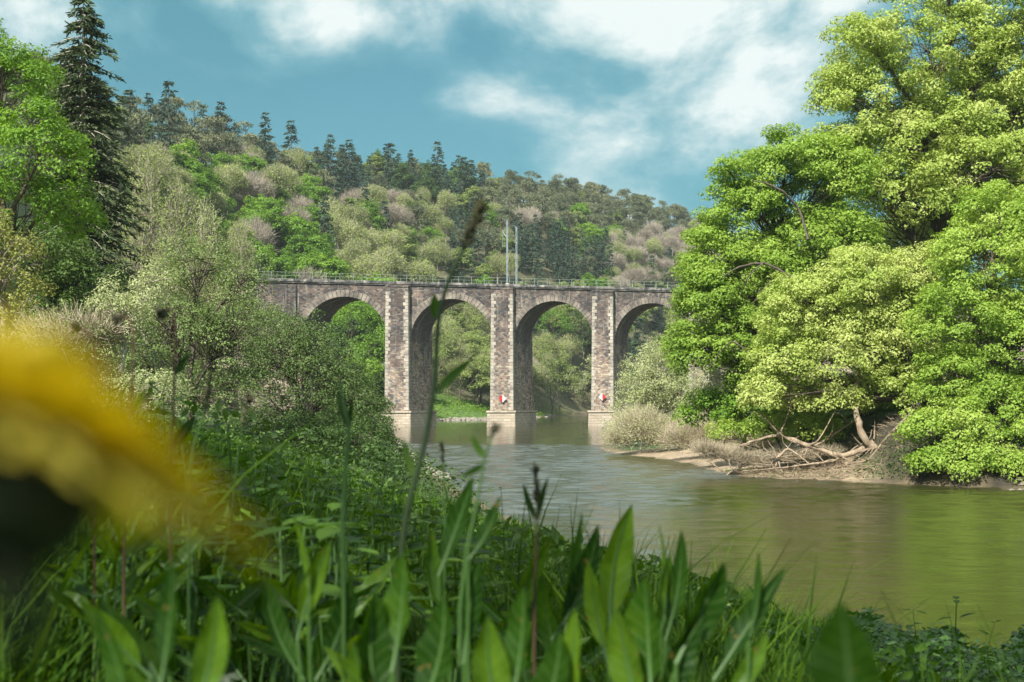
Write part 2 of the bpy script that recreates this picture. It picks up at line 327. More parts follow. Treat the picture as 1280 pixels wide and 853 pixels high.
def height(x, y):
    x = np.asarray(x, float); y = np.asarray(y, float)
    d, far = sdist(x, y)
    # near bank: slopes up from the water, levels off
    P = np.interp(y, [0, 15, 40, 80, 150, 260, 400], [5.2, 5.0, 4.2, 3.0, 2.6, 3.0, 4.0])
    zn = -np.log(np.exp(-np.clip(.305*d, -3, 40)*1.6)+np.exp(-P*1.6))/1.6
    zn = zn+np.clip((-x-3)*.06, 0, 3)*(y < 60)*smooth((60-y)/40)
    # far bank: low sand spit, then a rise
    sandy = smooth((25-x)/5)
    zf = np.where(d < 5, .09*np.clip(d, -3, 5), .45+.30*(d-5)); zf = np.minimum(zf, 3.6)
    steep = np.minimum(.75*np.clip(d, -3, 50), 4.0)
    zf = sandy*zf+(1-sandy)*steep
    z = np.where(far, zf, zn)
    z = np.where(d < 0, np.maximum(-1.6, .35*d), z)
    r = np.hypot(x, y); s = np.where(y > 20, x/np.maximum(y, 20), np.sign(x)*.6)
    s = np.clip(s, -.6, .4)
    B, R, H = hillp(s)
    t = (y-B)/(R-B)
    hz = (H-3)*np.where(t < .9, np.clip(t, 0, 1)**.95, .905+(t-.9)*.5-.6*(np.clip(t, .9, 3)-.9)**2)
    hz = np.where(t > 1.35, np.maximum(hz.clip(0), 0.72*(H-3)), hz)
    hz = hz*smooth(np.clip(d, 0, 40)/40)
    und = (np.sin(x*.031+1.3)*np.sin(y*.027)+.5*np.sin(x*.083)*np.sin(y*.071+2))*1.3*smooth((y-200)/200)*np.clip(t, 0, 1)
    z = z+np.where(y > 20, hz.clip(0)+und, 0)
    # left flank: a rise of meadow and wood behind the near bank
    lf = smooth((-x-.13*np.abs(y)-6)/40)*smooth((y-8)/30)*(1-smooth((y-160)/90))*9
    return z+np.where(far, 0, lf)
def hgt(x, y): return float(height(np.array([x]), np.array([y]))[0])

def grid_axis(marks):
    out = []
    for (a, b, st) in marks: out += list(np.arange(a, b, st))
    return np.array(out+[marks[-1][1]])
gx = grid_axis([(-3000, -700, 230), (-700, -200, 25), (-200, -60, 6), (-60, -20, 1.6), (-20, 30, .8), (30, 60, 1.5), (60, 200, 6), (200, 700, 25), (700, 3000, 230)])
gy = grid_axis([(-2000, -200, 200), (-200, -20, 18), (-20, 0, 2), (0, 40, 1.0), (40, 160, 1.7), (160, 400, 3.5), (400, 1000, 9), (1000, 4000, 230)])
GX, GY = np.meshgrid(gx, gy); GZ = height(GX, GY)
rg = np.random.default_rng(3)
nx, ny = len(gx), len(gy)
DD, FARB = sdist(GX, GY)
GZ = GZ+rg.normal(size=GZ.shape)*.035*(np.abs(GX) < 60)*(GY < 300)*(DD > .6)
idx = (np.arange(ny-1)[:, None]*nx+np.arange(nx-1)[None]).ravel()
tb = MB(); tb.add(np.stack([GX, GY, GZ], -1).reshape(-1, 3), np.stack([idx, idx+1, idx+nx+1, idx+nx], 1))
# what the ground is made of, place by place: sand and mud at the water, meadow, woodland floor
def ground_cols():
    d = DD.ravel(); x = GX.ravel(); y = GY.ravel(); far = FARB.ravel()
    c = np.zeros((len(d), 4)); c[:, 3] = 1
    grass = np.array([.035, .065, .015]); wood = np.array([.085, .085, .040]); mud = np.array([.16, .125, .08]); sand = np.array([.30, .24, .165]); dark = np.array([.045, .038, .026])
    t = smooth((y-150)/120)[:, None]; col = grass*(1-t)+wood*t
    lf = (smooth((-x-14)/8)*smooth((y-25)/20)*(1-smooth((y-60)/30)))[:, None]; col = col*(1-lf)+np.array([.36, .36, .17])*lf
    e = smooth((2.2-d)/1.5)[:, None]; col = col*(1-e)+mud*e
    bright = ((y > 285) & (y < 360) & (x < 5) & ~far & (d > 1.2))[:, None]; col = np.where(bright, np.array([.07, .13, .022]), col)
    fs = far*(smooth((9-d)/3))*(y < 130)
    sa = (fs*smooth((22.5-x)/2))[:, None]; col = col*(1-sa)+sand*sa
    dk = (fs*smooth((x-21)/2))[:, None]; col = col*(1-dk)+dark*dk  # dark bank soil, with the shade under the overhang put into its colour
    we = (far & (d < .7) & (y < 130))[:, None]; col = np.where(we, col*.55, col)
    uw = (d < 0)[:, None]; col = np.where(uw, np.array([.10, .08, .045]), col)
    c[:, :3] = col; return c
m, nt, N, L = new_mat('ground_cover')
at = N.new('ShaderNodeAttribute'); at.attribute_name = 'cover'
tc = N.new('ShaderNodeTexCoord'); n1 = noise(N, L, 1.3, 8, .65, tc.outputs['Object']); r1 = ramp(N, [(.3, (.6, .6, .6)), (.7, (1.45, 1.4, 1.35))]); L.new(n1.outputs['Fac'], r1.inputs[0])
mu = N.new('ShaderNodeMix'); mu.data_type = 'RGBA'; mu.blend_type = 'MULTIPLY'; mu.inputs[0].default_value = 1; L.new(at.outputs['Color'], mu.inputs[6]); L.new(r1.outputs[0], mu.inputs[7])
L.new(mu.outputs[2], N['Principled BSDF'].inputs['Base Color']); N['Principled BSDF'].inputs['Roughness'].default_value = .95
n2 = noise(N, L, 6, 6, .7, tc.outputs['Object']); bp = N.new('ShaderNodeBump'); bp.inputs['Strength'].default_value = .7; bp.inputs['Distance'].default_value = .15; L.new(n2.outputs['Fac'], bp.inputs['Height']); L.new(bp.outputs[0], N['Principled BSDF'].inputs['Normal'])
M['ground'] = m
ground = tb.build('ground', m, smooth=True); tag(ground, kind='structure')
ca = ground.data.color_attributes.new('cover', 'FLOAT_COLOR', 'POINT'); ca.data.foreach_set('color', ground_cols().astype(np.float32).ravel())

# ------------------------------------------------------------------ river
def water_mat():
    m, nt, N, L = new_mat('river_water')
    tc = N.new('ShaderNodeTexCoord'); P = tc.outputs['Object']
    def mapped(sx, sy, rz=0):
        mp = N.new('ShaderNodeMapping'); mp.inputs['Scale'].default_value = (sx, sy, 1); mp.inputs['Rotation'].default_value = (0, 0, rz); L.new(P, mp.inputs['Vector']); return mp.outputs[0]
    n1 = noise(N, L, 1.0, 5, .62, mapped(1.1, 1.9, .25), .4); n2 = noise(N, L, 3.4, 3, .6, mapped(1, 1.5, -.3), .3); n3 = noise(N, L, .16, 3, .5, mapped(1, 1.4))
    add = N.new('ShaderNodeMath'); add.operation = 'MULTIPLY_ADD'; add.inputs[1].default_value = .35; L.new(n2.outputs['Fac'], add.inputs[0]); L.new(n1.outputs['Fac'], add.inputs[2])
    # a breeze ruffles the open reach below the bridge; the water beyond it and by the near bank lies calm
    sx = N.new('ShaderNodeSeparateXYZ'); L.new(P, sx.inputs[0])
    wob = noise(N, L, .05, 3, .5, P)
    yy = N.new('ShaderNodeMath'); yy.operation = 'MULTIPLY_ADD'; yy.inputs[1].default_value = 26; L.new(wob.outputs['Fac'], yy.inputs[0]); L.new(sx.outputs['Y'], yy.inputs[2])
    def mr(val, a, b, c, d):
        q = N.new('ShaderNodeMapRange'); q.interpolation_type = 'SMOOTHSTEP'
        for k, v in zip(('From Min', 'From Max', 'To Min', 'To Max'), (a, b, c, d)): q.inputs[k].default_value = v
        L.new(val, q.inputs['Value']); return q.outputs[0]
    def mul(a, b):
        q = N.new('ShaderNodeMath'); q.operation = 'MULTIPLY'; L.new(a, q.inputs[0]); L.new(b, q.inputs[1]); return q.outputs[0]
    g = mul(mr(yy.outputs[0], 66, 84, 0, 1), mr(yy.outputs[0], 160, 172, 1, 0))
    pm = mr(n3.outputs['Fac'], .35, .65, .6, 1.1)
    bp = N.new('ShaderNodeBump'); bp.inputs['Distance'].default_value = .05; L.new(mul(mr(g, 0, 1, .75, 1), pm), bp.inputs['Strength']); L.new(add.outputs[0], bp.inputs['Height'])
    bs = N['Principled BSDF']
    bs.inputs['Base Color'].default_value = (.034, .036, .010, 1); L.new(mr(g, 0, 1, .05, .13), bs.inputs['Roughness']); bs.inputs['IOR'].default_value = 1.75
    bs.inputs['Specular IOR Level'].default_value = .5
    L.new(bp.outputs[0], bs.inputs['Normal'])
    return m
M['water'] = water_mat()
wb = MB()
def calm_map(x, y):
    """how ruffled the water is: a breeze works the open reach below the bridge"""
    w = 7*np.sin(x*.11+y*.05)+5*np.sin(x*.23-y*.09+1)+3*np.sin(x*.51+y*.21+2)
    b = smooth((y+w*.35-56)/12)*(1-smooth((y+w*.6-152)/10))
    st = .5+.5*np.sin(y*.19+x*.03+1.2*np.sin(x*.07)); return .24+.76*b*(.72+.28*st)
wx = grid_axis([(-60, -20, 4), (-20, 34, .42), (34, 60, 1.2), (60, 350, 12)]); wy = grid_axis([(-170, 10, 12), (10, 54, .22), (54, 182, .17), (182, 300, .6), (300, 560, 5)])
WX, WY = np.meshgrid(wx, wy); rw = np.random.default_rng(91); WZ = 0*WX; nwv = 46
for _ in range(nwv):
    lam = .55*(3.2/.55)**rw.random(); th = rw.normal()*.55+.15; kx, ky = 2*PI/lam*math.sin(th), 2*PI/lam*math.cos(th); ph = rw.uniform(0, 2*PI)
    WZ += .13/(2*PI)*lam*math.sqrt(2./nwv)*np.sin(kx*WX+ky*WY+ph+.6*np.sin(WX*.13*th+WY*.09))
WZ *= calm_map(WX, WY)
nwx, nwy = len(wx), len(wy)
ii = (np.arange(nwy-1)[:, None]*nwx+np.arange(nwx-1)[None]).ravel()
wd, _ = sdist(WX.ravel()[ii], WY.ravel()[ii]); keep = ii[wd < 3+13*((WX.ravel()[ii] > 60) | (WY.ravel()[ii] < 10) | (WX.ravel()[ii] < -20))]
wb.add(np.stack([WX, WY, WZ], -1).reshape(-1, 3), np.stack([keep, keep+1, keep+nwx+1, keep+nwx], 1))
river = wb.build('river', M['water'], smooth=True); tag(river, kind='structure')

# ------------------------------------------------------------------ the viaduct
BO = np.array([-1.45, 259.0, 0.0])            # front foot of the middle pier
BD = np.array([18.6, 5.7, 0.0]); BAY = float(np.linalg.norm(BD)); BD = BD/BAY
BP = np.array([3.05, 8.3, 0.0]); BP = BP/np.linalg.norm(BP)       # the arches run through on the skew
def br(P):
    P = np.asarray(P, float).reshape(-1, 3); return BO+P[:, :1]*BD+P[:, 1:2]*BP+P[:, 2:3]*np.array([0, 0, 1.])
DEP, TOP, PW, LEDGE = 8.6, 25.2, 4.0, 2.84
RAD = (BAY-PW)/2; CROWN = 23.0; SPR = CROWN-RAD
via = empty('stone_viaduct', (0, 0, 0), 0, 'long stone railway viaduct with tall round arches crossing the river', 'viaduct')
def quadf(mb, pts, uv, mi=0): mb.add(br(pts), [(0, 1, 2, 3)], uv=uv, mi=mi)
def boxuv(mb, lo, hi, taper=(0, 0), mi=0, skip=()):
    u0, v0, z0 = lo; u1, v1, z1 = hi; tu, tv = taper
    b = [(u0-tu, v0-tv, z0), (u1+tu, v0-tv, z0), (u1+tu, v1+tv, z0), (u0-tu, v1+tv, z0)]; t = [(u0, v0, z1), (u1, v0, z1), (u1, v1, z1), (u0, v1, z1)]
    if 'f' not in skip: quadf(mb, [b[0], b[1], t[1], t[0]], [(u0, z0), (u1, z0), (u1, z1), (u0, z1)], mi)
    quadf(mb, [b[1], b[2], t[2], t[1]], [(v0+.3, z0), (v1+.3, z0), (v1+.3, z1), (v0+.3, z1)], mi)
    quadf(mb, [b[2], b[3], t[3], t[2]], [(u1, z0), (u0, z0), (u0, z1), (u1, z1)], mi)
    quadf(mb, [b[3], b[0], t[0], t[3]], [(v1+.7, z0), (v0+.7, z0), (v0+.7, z1), (v1+.7, z1)], mi)
    quadf(mb, [t[0], t[1], t[2], t[3]], [(u0, v0), (u1, v0), (u1, v1), (u0, v1)], mi)
rb = np.random.default_rng(11)
PIERS = [-2, -1, 0, 1, 2, 3]                  # centres at k*BAY
# spandrel walls: one strip of wall front and back over each arch, and the solid part over each pier
wall = MB(); NA = 36
for k in PIERS[:-1]:
    c = (k+.5)*BAY; th = np.linspace(PI, 0, NA+1); uu = c+RAD*np.cos(th); zz = SPR+RAD*np.sin(th)
    for v, flip in ((0.0, False), (DEP, True)):
        for i in range(NA):
            p = [(uu[i], v, zz[i]), (uu[i+1], v, zz[i+1]), (uu[i+1], v, TOP), (uu[i], v, TOP)]; q = [(a[0], a[2]) for a in p]
            quadf(wall, p[::-1] if flip else p, q[::-1] if flip else q)
for k in PIERS:
    u0, u1 = k*BAY-PW/2, k*BAY+PW/2
    if k == PIERS[0]: u0 = -2*BAY-70
    if k == PIERS[-1]: u1 = 3*BAY+60
    for v in (0.0, DEP):
        z0 = -1.5 if k in (PIERS[0], PIERS[-1]) else LEDGE
        quadf(wall, [(u0, v, z0), (u1, v, z0), (u1, v, TOP), (u0, v, TOP)], [(u0, z0), (u1, z0), (u1, TOP), (u0, TOP)])
wall.build('spandrel_wall', M['rubble'], via)
# arches: barrel and piers' inner faces are the arch part; its ring is made of single voussoirs
def voussoir_mesh(i, n, proud):
    mb = MB(); a0, a1 = PI-i*PI/n, PI-(i+1)*PI/n; g = .006
    a0 -= g; a1 += g; ro = RAD+1.15+(.07 if i % 2 else 0); ri = RAD-.01
    pts = []
    for v in (-proud, .3):
        for (a, r) in ((a0, ri), (a1, ri), (a1, ro), (a0, ro)): pts.append((r*math.cos(a), v, SPR+r*math.sin(a)))
    V = np.array(pts); B_ = V[:, :1]*BD+V[:, 1:2]*BP+V[:, 2:3]*np.array([0, 0, 1.])
    mb.add(B_, [(0, 1, 2, 3), (4, 7, 6, 5), (0, 4, 5, 1), (1, 5, 6, 2), (2, 6, 7, 3), (3, 7, 4, 0)]); return mb
NV = 34
vm = [voussoir_mesh(i, NV, .07+.03*rb.random()).mesh('voussoir', M['vouss']) for i in range(NV)]
for k in PIERS[:-1]:
    c = (k+.5)*BAY; mb = MB(); th = np.linspace(PI, 0, NA+1); vv = np.linspace(0.02, DEP-.02, 5)
    for i in range(NA):
        for j in range(4):
            s0, s1 = th[i], th[i+1]
            p = [(c+RAD*math.cos(s0), vv[j], SPR+RAD*math.sin(s0)), (c+RAD*math.cos(s1), vv[j], SPR+RAD*math.sin(s1)), (c+RAD*math.cos(s1), vv[j+1], SPR+RAD*math.sin(s1)), (c+RAD*math.cos(s0), vv[j+1], SPR+RAD*math.sin(s0))]
            quadf(mb, p[::-1], [(vv[j+1], 18+s0*RAD), (vv[j+1], 18+s1*RAD), (vv[j], 18+s1*RAD), (vv[j], 18+s0*RAD)])
    arch = mb.build('arch', M['redrubble'], via, smooth=False)
    if k == 2: continue
    for i in range(NV): link('voussoir', vm[i], arch, Vector(tuple(BO+c*BD)))
# piers with buttress, base, and long-and-short quoins
def quoin_mesh(w, h):
    mb = MB(); lo = (0, -.06, 0); hi = (w, .5, h)
    x0, y0, z0 = lo; x1, y1, z1 = hi; b = .03
    V = np.array([(x0, y1, z0), (x1, y1, z0), (x1, y1, z1), (x0, y1, z1), (x0, y0+b, z0), (x1, y0+b, z0), (x1, y0+b, z1), (x0, y0+b, z1), (x0+b, y0, z0+b), (x1-b, y0, z0+b), (x1-b, y0, z1-b), (x0+b, y0, z1-b)])
    V = V[:, :1]*BD+V[:, 1:2]*BP+V[:, 2:3]*np.array([0, 0, 1.])
    mb.add(V, [(0, 4, 5, 1), (1, 5, 6, 2), (2, 6, 7, 3), (3, 7, 4, 0), (4, 8, 9, 5), (5, 9, 10, 6), (6, 10, 11, 7), (7, 11, 8, 4), (8, 11, 10, 9)]); return mb.mesh('quoin', M['quoin'])
QH = .62; ql = [quoin_mesh(.85+.05*i, QH-.05) for i in range(3)]; qs = [quoin_mesh(.55+.04*i, QH-.05) for i in range(3)]
BUT = 1.0
for k in PIERS:
    c = k*BAY; mb = MB()
    end = k in (PIERS[0], PIERS[-1])
    if k != PIERS[0] and k != PIERS[-1]:
        for side in (-1, 1):
            u = c+side*PW/2; p = [(u, 0.01, LEDGE), (u, DEP-.01, LEDGE), (u, DEP-.01, SPR), (u, 0.01, SPR)]
            q = [(0, LEDGE), (DEP, LEDGE), (DEP, SPR), (0, SPR)]
            quadf(mb, p if side > 0 else p[::-1], q if side > 0 else q[::-1])
    else:
        side = 1 if k == PIERS[0] else -1; u = c+side*PW/2; p = [(u, 0.01, -1.5), (u, DEP-.01, -1.5), (u, DEP-.01, SPR), (u, 0.01, SPR)]
        quadf(mb, p if side > 0 else p[::-1], [(0, -1), (DEP, -1), (DEP, SPR), (0, SPR)])
    bw = PW/2 if not end and k != -1 else PW/2
    if k == -2:   # the abutment pier carries only a narrow pilaster
        boxuv(mb, (c-.1, -.45, -1), (c+1.2, -.003, TOP-.5))
    if k >= -1:
        if True:
            boxuv(mb, (c-bw, -BUT, LEDGE), (c+bw, -.003, TOP-.35), (.16, .12))
            boxuv(mb, (c-bw, DEP+.003, LEDGE), (c+bw, DEP+BUT, TOP-.35), (.16, .12))
            boxuv(mb, (c-bw-.12, -BUT-.12, TOP-.35), (c+bw+.12, -.003, TOP-.02))
    pier = mb.build('pier', [M['rubble']], via)
    if k == 3: continue
    if k >= -1:
        nq = int((TOP-.9-LEDGE)/QH)
        for i in range(nq):
            z = LEDGE+.1+i*QH; tf = (TOP-z)/(TOP-LEDGE)
            for side in (-1, 1):
                lst = ql if (i+(side > 0)) % 2 else qs; q = rb.integers(0, 3); me = lst[q]; w = (.85+.05*q) if lst is ql else (.55+.04*q)
                e = bw+.16*tf+.035
                u = c-e if side < 0 else c+e-w
                p = BO+u*BD+(-BUT-.12*tf)*BP+np.array([0, 0, z]); link('quoin', me, pier, Vector(tuple(p)))
        b = MB(); boxuv(b, (c-bw-.62, -BUT-.5, -3), (c+bw+.62, DEP+BUT+.5, LEDGE-.32), (.15, .15)); boxuv(b, (c-bw-.82, -BUT-.7, LEDGE-.32), (c+bw+.82, DEP+BUT+.7, LEDGE)); b.build('pier_base', M['ashlar'], pier)
# string course, coping stones, deck, railing
U0, U1 = -2*BAY-69, 3*BAY+40
s_ = MB(); boxuv(s_, (U0, -.25, TOP), (U1, DEP+.25, TOP+.24)); s_.build('string_course', M['coping'], via)
dk = MB(); boxuv(dk, (U0, .25, TOP+.241), (U1, DEP-.25, TOP+.62)); dk.build('deck', M['ballast'], via)
def blockm(w, d, h, mat, name):
    mb = MB(); V = []
    for z, i in ((0, 0), (h-.05, 0), (h, .04)):
        for (u, v) in ((i, i), (w-i, i), (w-i, d-i), (i, d-i)): V.append(u*BD+v*BP+np.array([0, 0, z]))
    Q = [(3, 2, 1, 0), (8, 9, 10, 11)]
    for a in (0, 4): Q += [(a+j, a+(j+1) % 4, a+4+(j+1) % 4, a+4+j) for j in range(4)]
    mb.add(V, Q); return mb.mesh(name, mat)
cw = 1.5; cm = [blockm(cw-.04, .62, h, M['coping'], 'coping_stone') for h in (.42, .45, .40, .43)]
u = -1*BAY-38
while u < 2*BAY+16:
    j = rb.integers(0, 4); link('coping_stone', cm[j], via, Vector(tuple(BO+u*BD+(-.42+.03*rb.random())*BP+np.array([0, 0, TOP+.24])))); u += cw
for (v, z) in ((-.05, 1), (DEP+.05, 1)):
    rl = MB()
    for zz_, rr in ((1.2, .022), (.62, .018)):
        P = br([(U0+40+i*6, v, TOP+.62+zz_) for i in range(int((U1-U0-60)/6))]); tube(rl, P, rr, 4)
    rail = rl.build('railing', M['railpaint'], via)
    pm_ = MB(); tube(pm_, [(0, 0, 0), (0, 0, .6), (0, 0, 1.27)], .03, 4); post = pm_.mesh('railing_post', M['railpaint'])
    u = -2*BAY-20
    while u < 2*BAY+16:
        p = br([(u, v, TOP+.6)])[0]; link('railing_post', post, rail, Vector(tuple(p))); u += 2.4
tr_ = MB()
for v in (1.6, 3.04, 5.5, 6.94): boxuv(tr_, (U0, v, TOP+.63), (U1, v+.07, TOP+.8))
tr_.build('railway_track', M['mast'], via)

# navigation diamonds on the two river piers: red half and white half
def paint(name, c, rough=.5):
    m, nt, N, L = new_mat(name); tc = N.new('ShaderNodeTexCoord'); n = noise(N, L, 4, 5, .6, tc.outputs['Object'])
    r = ramp(N, [(.3, tuple(x*.82 for x in c)), (.6, c)]); L.new(n.outputs['Fac'], r.inputs[0]); L.new(r.outputs[0], N['Principled BSDF'].inputs['Base Color']); N['Principled BSDF'].inputs['Roughness'].default_value = rough; return m
M['red'] = paint('red_sign_paint', (.62, .035, .03)); M['white'] = paint('white_sign_paint', (.80, .80, .80))
def diamond(name, px, py, k, red_left, label):
    c = (k*BAY); z = CZ+(HY-py)/F*(BO[1]+k*5.7-1)
    ctr = br([((px-(627 if k == 0 else 752))/27.*4.0+c, -BUT-.34, z)])[0]
    o = empty('channel_sign', Vector(tuple(ctr)), 0, label, 'sign', 'diamond channel signs on the river piers')
    h = .72; nrm = np.array([BD[1], -BD[0], 0])
    for side in (-1, 1):
        mb = MB(); V = []
        for t in (0, .05):
            for (a, b) in ((0, -h), (side*h, 0), (0, h)): V.append(BD*a+np.array([0, 0, b])+nrm*(t+.1))
        mb.add(V, Q=[(0, 1, 4, 3), (1, 2, 5, 4), (2, 0, 3, 5)], T=[(0, 2, 1), (3, 4, 5)] if side > 0 else [(0, 1, 2), (3, 5, 4)])
        red = (side < 0) == red_left; mb.build('red_half' if red else 'white_half', M['red'] if red else M['white'], o)
    bk = MB(); tube(bk, [nrm*.12, -nrm*.3], [.06, .06], 6); bk.build('bracket', M['mast'], o)
diamond('sign', 628, 498.5, 0, True, 'diamond sign with red left half and white right half on the middle pier')
diamond('sign', 752, 496.5, 1, False, 'diamond sign with white left half and red right half on the pier nearest the oaks')

# catenary masts
def mast(px, pytop, v, arm, label):
    u = 0.0
    Y = BO[1]+v*BP[1]; 
    # stand on the deck line, u solved from the pixel column
    for _ in range(8):
        p = br([(u, v, 0)])[0]; u += ((px-640)/F*p[1]-p[0])/BD[0]
    p = br([(u, v, TOP+.62)])[0]; H = CZ+(HY-pytop)/F*p[1]-p[2]
    o = empty('catenary_mast', Vector(tuple(p)), 0, label, 'mast', 'catenary masts on the viaduct')
    a = MB()
    for s in (-.11, .11):
        c = BD*s; box(a, (c[0]-.05, c[1]-.04, 0), (c[0]+.05, c[1]+.04, H))
    n = 9
    for i in range(n):
        z = H*i/n; s = 1 if i % 2 else -1; tube(a, [BD*.10*s+np.array([0, 0, z]), -BD*.10*s+np.array([0, 0, z+H/n])], .03, 4)
    a.build('pole', M['mast'], o)
    b = MB()
    for z0, z1, l in ((H*.72, H*.84, 2.2), (H*.62, H*.60, 2.4)):
        e = BP*arm*l*.55-BD*l*.6
        tube(b, [np.array([0, 0, z0]), e+np.array([0, 0, z1])], .05, 5)
    e = BP*arm*1.2-BD*1.3; tube(b, [np.array([0, 0, H*.86]), e+np.array([0, 0, H*.84])], .035, 5); tube(b, [e+np.array([0, 0, H*.84]), e+np.array([0, 0, H*.60])], .03, 4)
    b.build('cantilever', M['mast'], o)
    c = MB(); box(c, (-.3, -.3, -.02), (.3, .3, .25)); c.build('footing', M['quoin'], o)
    d = MB(); tube(d, [np.array([0, 0, H-.02]), np.array([-.5, 0, H+.3]), np.array([-.9, .1, H+.35])], .04, 4); d.build('top_bracket', M['mast'], o)
mast(634, 276, .9, 1, 'taller grey lattice railway mast on the bridge deck above the middle pier')
mast(645.5, 284, DEP-.9, -1, 'shorter grey railway mast with wire arms just beside the taller one')

# ------------------------------------------------------------------ trees
def rdir(n, rng, up=0.0):
    d = rng.normal(size=(n, 3)); d[:, 2] += up; return norm(d)
def crown_clumps(lobes, n, rng, shell=.62, low=-.45):
    lobes = np.asarray(lobes, float); w = (lobes[:, 3]*lobes[:, 4]*lobes[:, 5])**(2/3.); w /= w.sum()
    k = rng.choice(len(lobes), n, p=w); d = rdir(n, rng, .25)
    d[:, 2] = np.where(d[:, 2] < low, -d[:, 2]*.5, d[:, 2]); d = norm(d)
    r = shell+(1.03-shell)*rng.random(n)**.7
    return lobes[k, :3]+d*lobes[k, 3:6]*r[:, None], d, k
def fill_clumps(mb, C, D, cr, per, size, rng, aspect=.55, flat=.72, up=.45, out=.55, rnd=.75, mi=0, tri=False):
    n = len(C); rr = cr*rng.uniform(.65, 1.3, n)
    cnt = np.maximum(3, (per*(rr/cr)**2*rng.uniform(.75, 1.25, n))).astype(int); i = np.repeat(np.arange(n), cnt); m = len(i)
    dd = rdir(m, rng, .35); rad = rr[i]*(.35+.65*rng.random(m)**.5)
    P = C[i]+dd*rad[:, None]*np.array([1, 1, flat])
    Nn = dd*out+D[i]*.35+np.array([0, 0, up])+rng.normal(size=(m, 3))*rnd*.6
    leaves(mb, P, Nn, size, rng, aspect, mi=mi, tri=tri, jitter=.5 if tri else .35)
def skeleton(tb_, lobes, C, k, base, r0, rng, top=None, nlimb_extra=0, frac=.6, twig=.02, kk=6, lean=(0, 0), fork=.35):
    lobes = np.asarray(lobes, float); base = np.asarray(base, float)
    ctr = np.average(lobes[:, :3], axis=0, weights=lobes[:, 3]); zt = lobes[:, 2].max() if top is None else top
    tip = np.array([ctr[0]+lean[0], ctr[1]+lean[1], zt]); H = zt-base[2]
    mid = np.array([base[0]*.75+ctr[0]*.25, base[1]*.75+ctr[1]*.25, base[2]+H*.5])
    n = 14; T = bez(base, mid, tip, n); T[2:-1] += rng.normal(size=(n-3, 3))*H*.012
    R = r0*np.linspace(1, .12, n)**.8; R[0] *= 1.35
    tube(tb_, T, R, kk+2)
    for j in range(len(lobes)):
        c = lobes[j, :3]; zf = np.clip(((c[2]-lobes[j, 5]*.7)-base[2])/H, fork*.6, .92); a = T[int(zf*(n-1)*.85)]; ra = R[int(zf*(n-1)*.85)]
        Lp = branch(tb_, a, c+np.array([0, 0, lobes[j, 5]*.3]), ra*.6, ra*.16+.01, rng, 9, .10, -.04, kk)
        sel = np.where(k == j)[0]
        if len(sel) == 0: continue
        sel = rng.permutation(sel)[:max(2, int(len(sel)*frac))]
        for s in sel:
            q = Lp[rng.integers(3, 9)]; branch(tb_, q, C[s], max(twig*1.3, ra*.10), twig*.5, rng, 5, .12, .05, 4)
def broad(name, mat, bark, lobes, base, seed, nclump, cr, per, size, r0, aspect=.6, shell=.62, frac=.5, rng=None, tri=False, flat=.72, **kw):
    """lobes and base in local metres; returns (trunk mesh, crown mesh)"""
    rng = np.random.default_rng(seed); lobes = np.asarray(lobes, float)
    C, D, k = crown_clumps(lobes, nclump, rng, shell)
    tm = MB(); skeleton(tm, lobes, C, k, base, r0, rng, frac=frac, **kw)
    cm_ = MB(); fill_clumps(cm_, C, D, cr, per, size, rng, aspect if not tri else aspect*1.2, flat=flat, tri=tri)
    return tm.mesh('trunk', M[bark], True), cm_.mesh('crown', M[mat])
def tree_thing(name, meshes, loc, rz, label, cat='tree', group=None, names=('trunk', 'crown')):
    o = empty(name, loc, rz, label, cat, group)
    for n, me in zip(names, meshes): link(n, me, o)
    return o
def px_tree(name, mat, bark, Y, basepx, lobes_px, seed, nclump, cr, per, size, r0, label, group=None, depth=1.0, cat='tree', z0=None, **kw):
    """a tree at depth Y whose main boughs fill the given outline; it gets the same depth as width"""
    bx = (basepx[0]-640)/F*Y; g = hgt(bx, Y); bz = g-.2 if z0 is None else z0
    base = np.array([bx, Y, bz]); L = []
    for l in lobes_px:
        px, py, rx, ry = l[:4]; dy = l[4] if len(l) > 4 else 0.0
        Yl = Y+dy; c = W(px, py, Yl); L.append([c[0]-bx, dy, c[2]-bz, rx/F*Yl, max(rx, ry)/F*Yl*depth, ry/F*Yl])
    me = broad(name, mat, bark, L, (0, 0, 0), seed, nclump, cr, per, size, r0, **kw)
    return tree_thing(name, me, tuple(base), 0, label, cat, group)

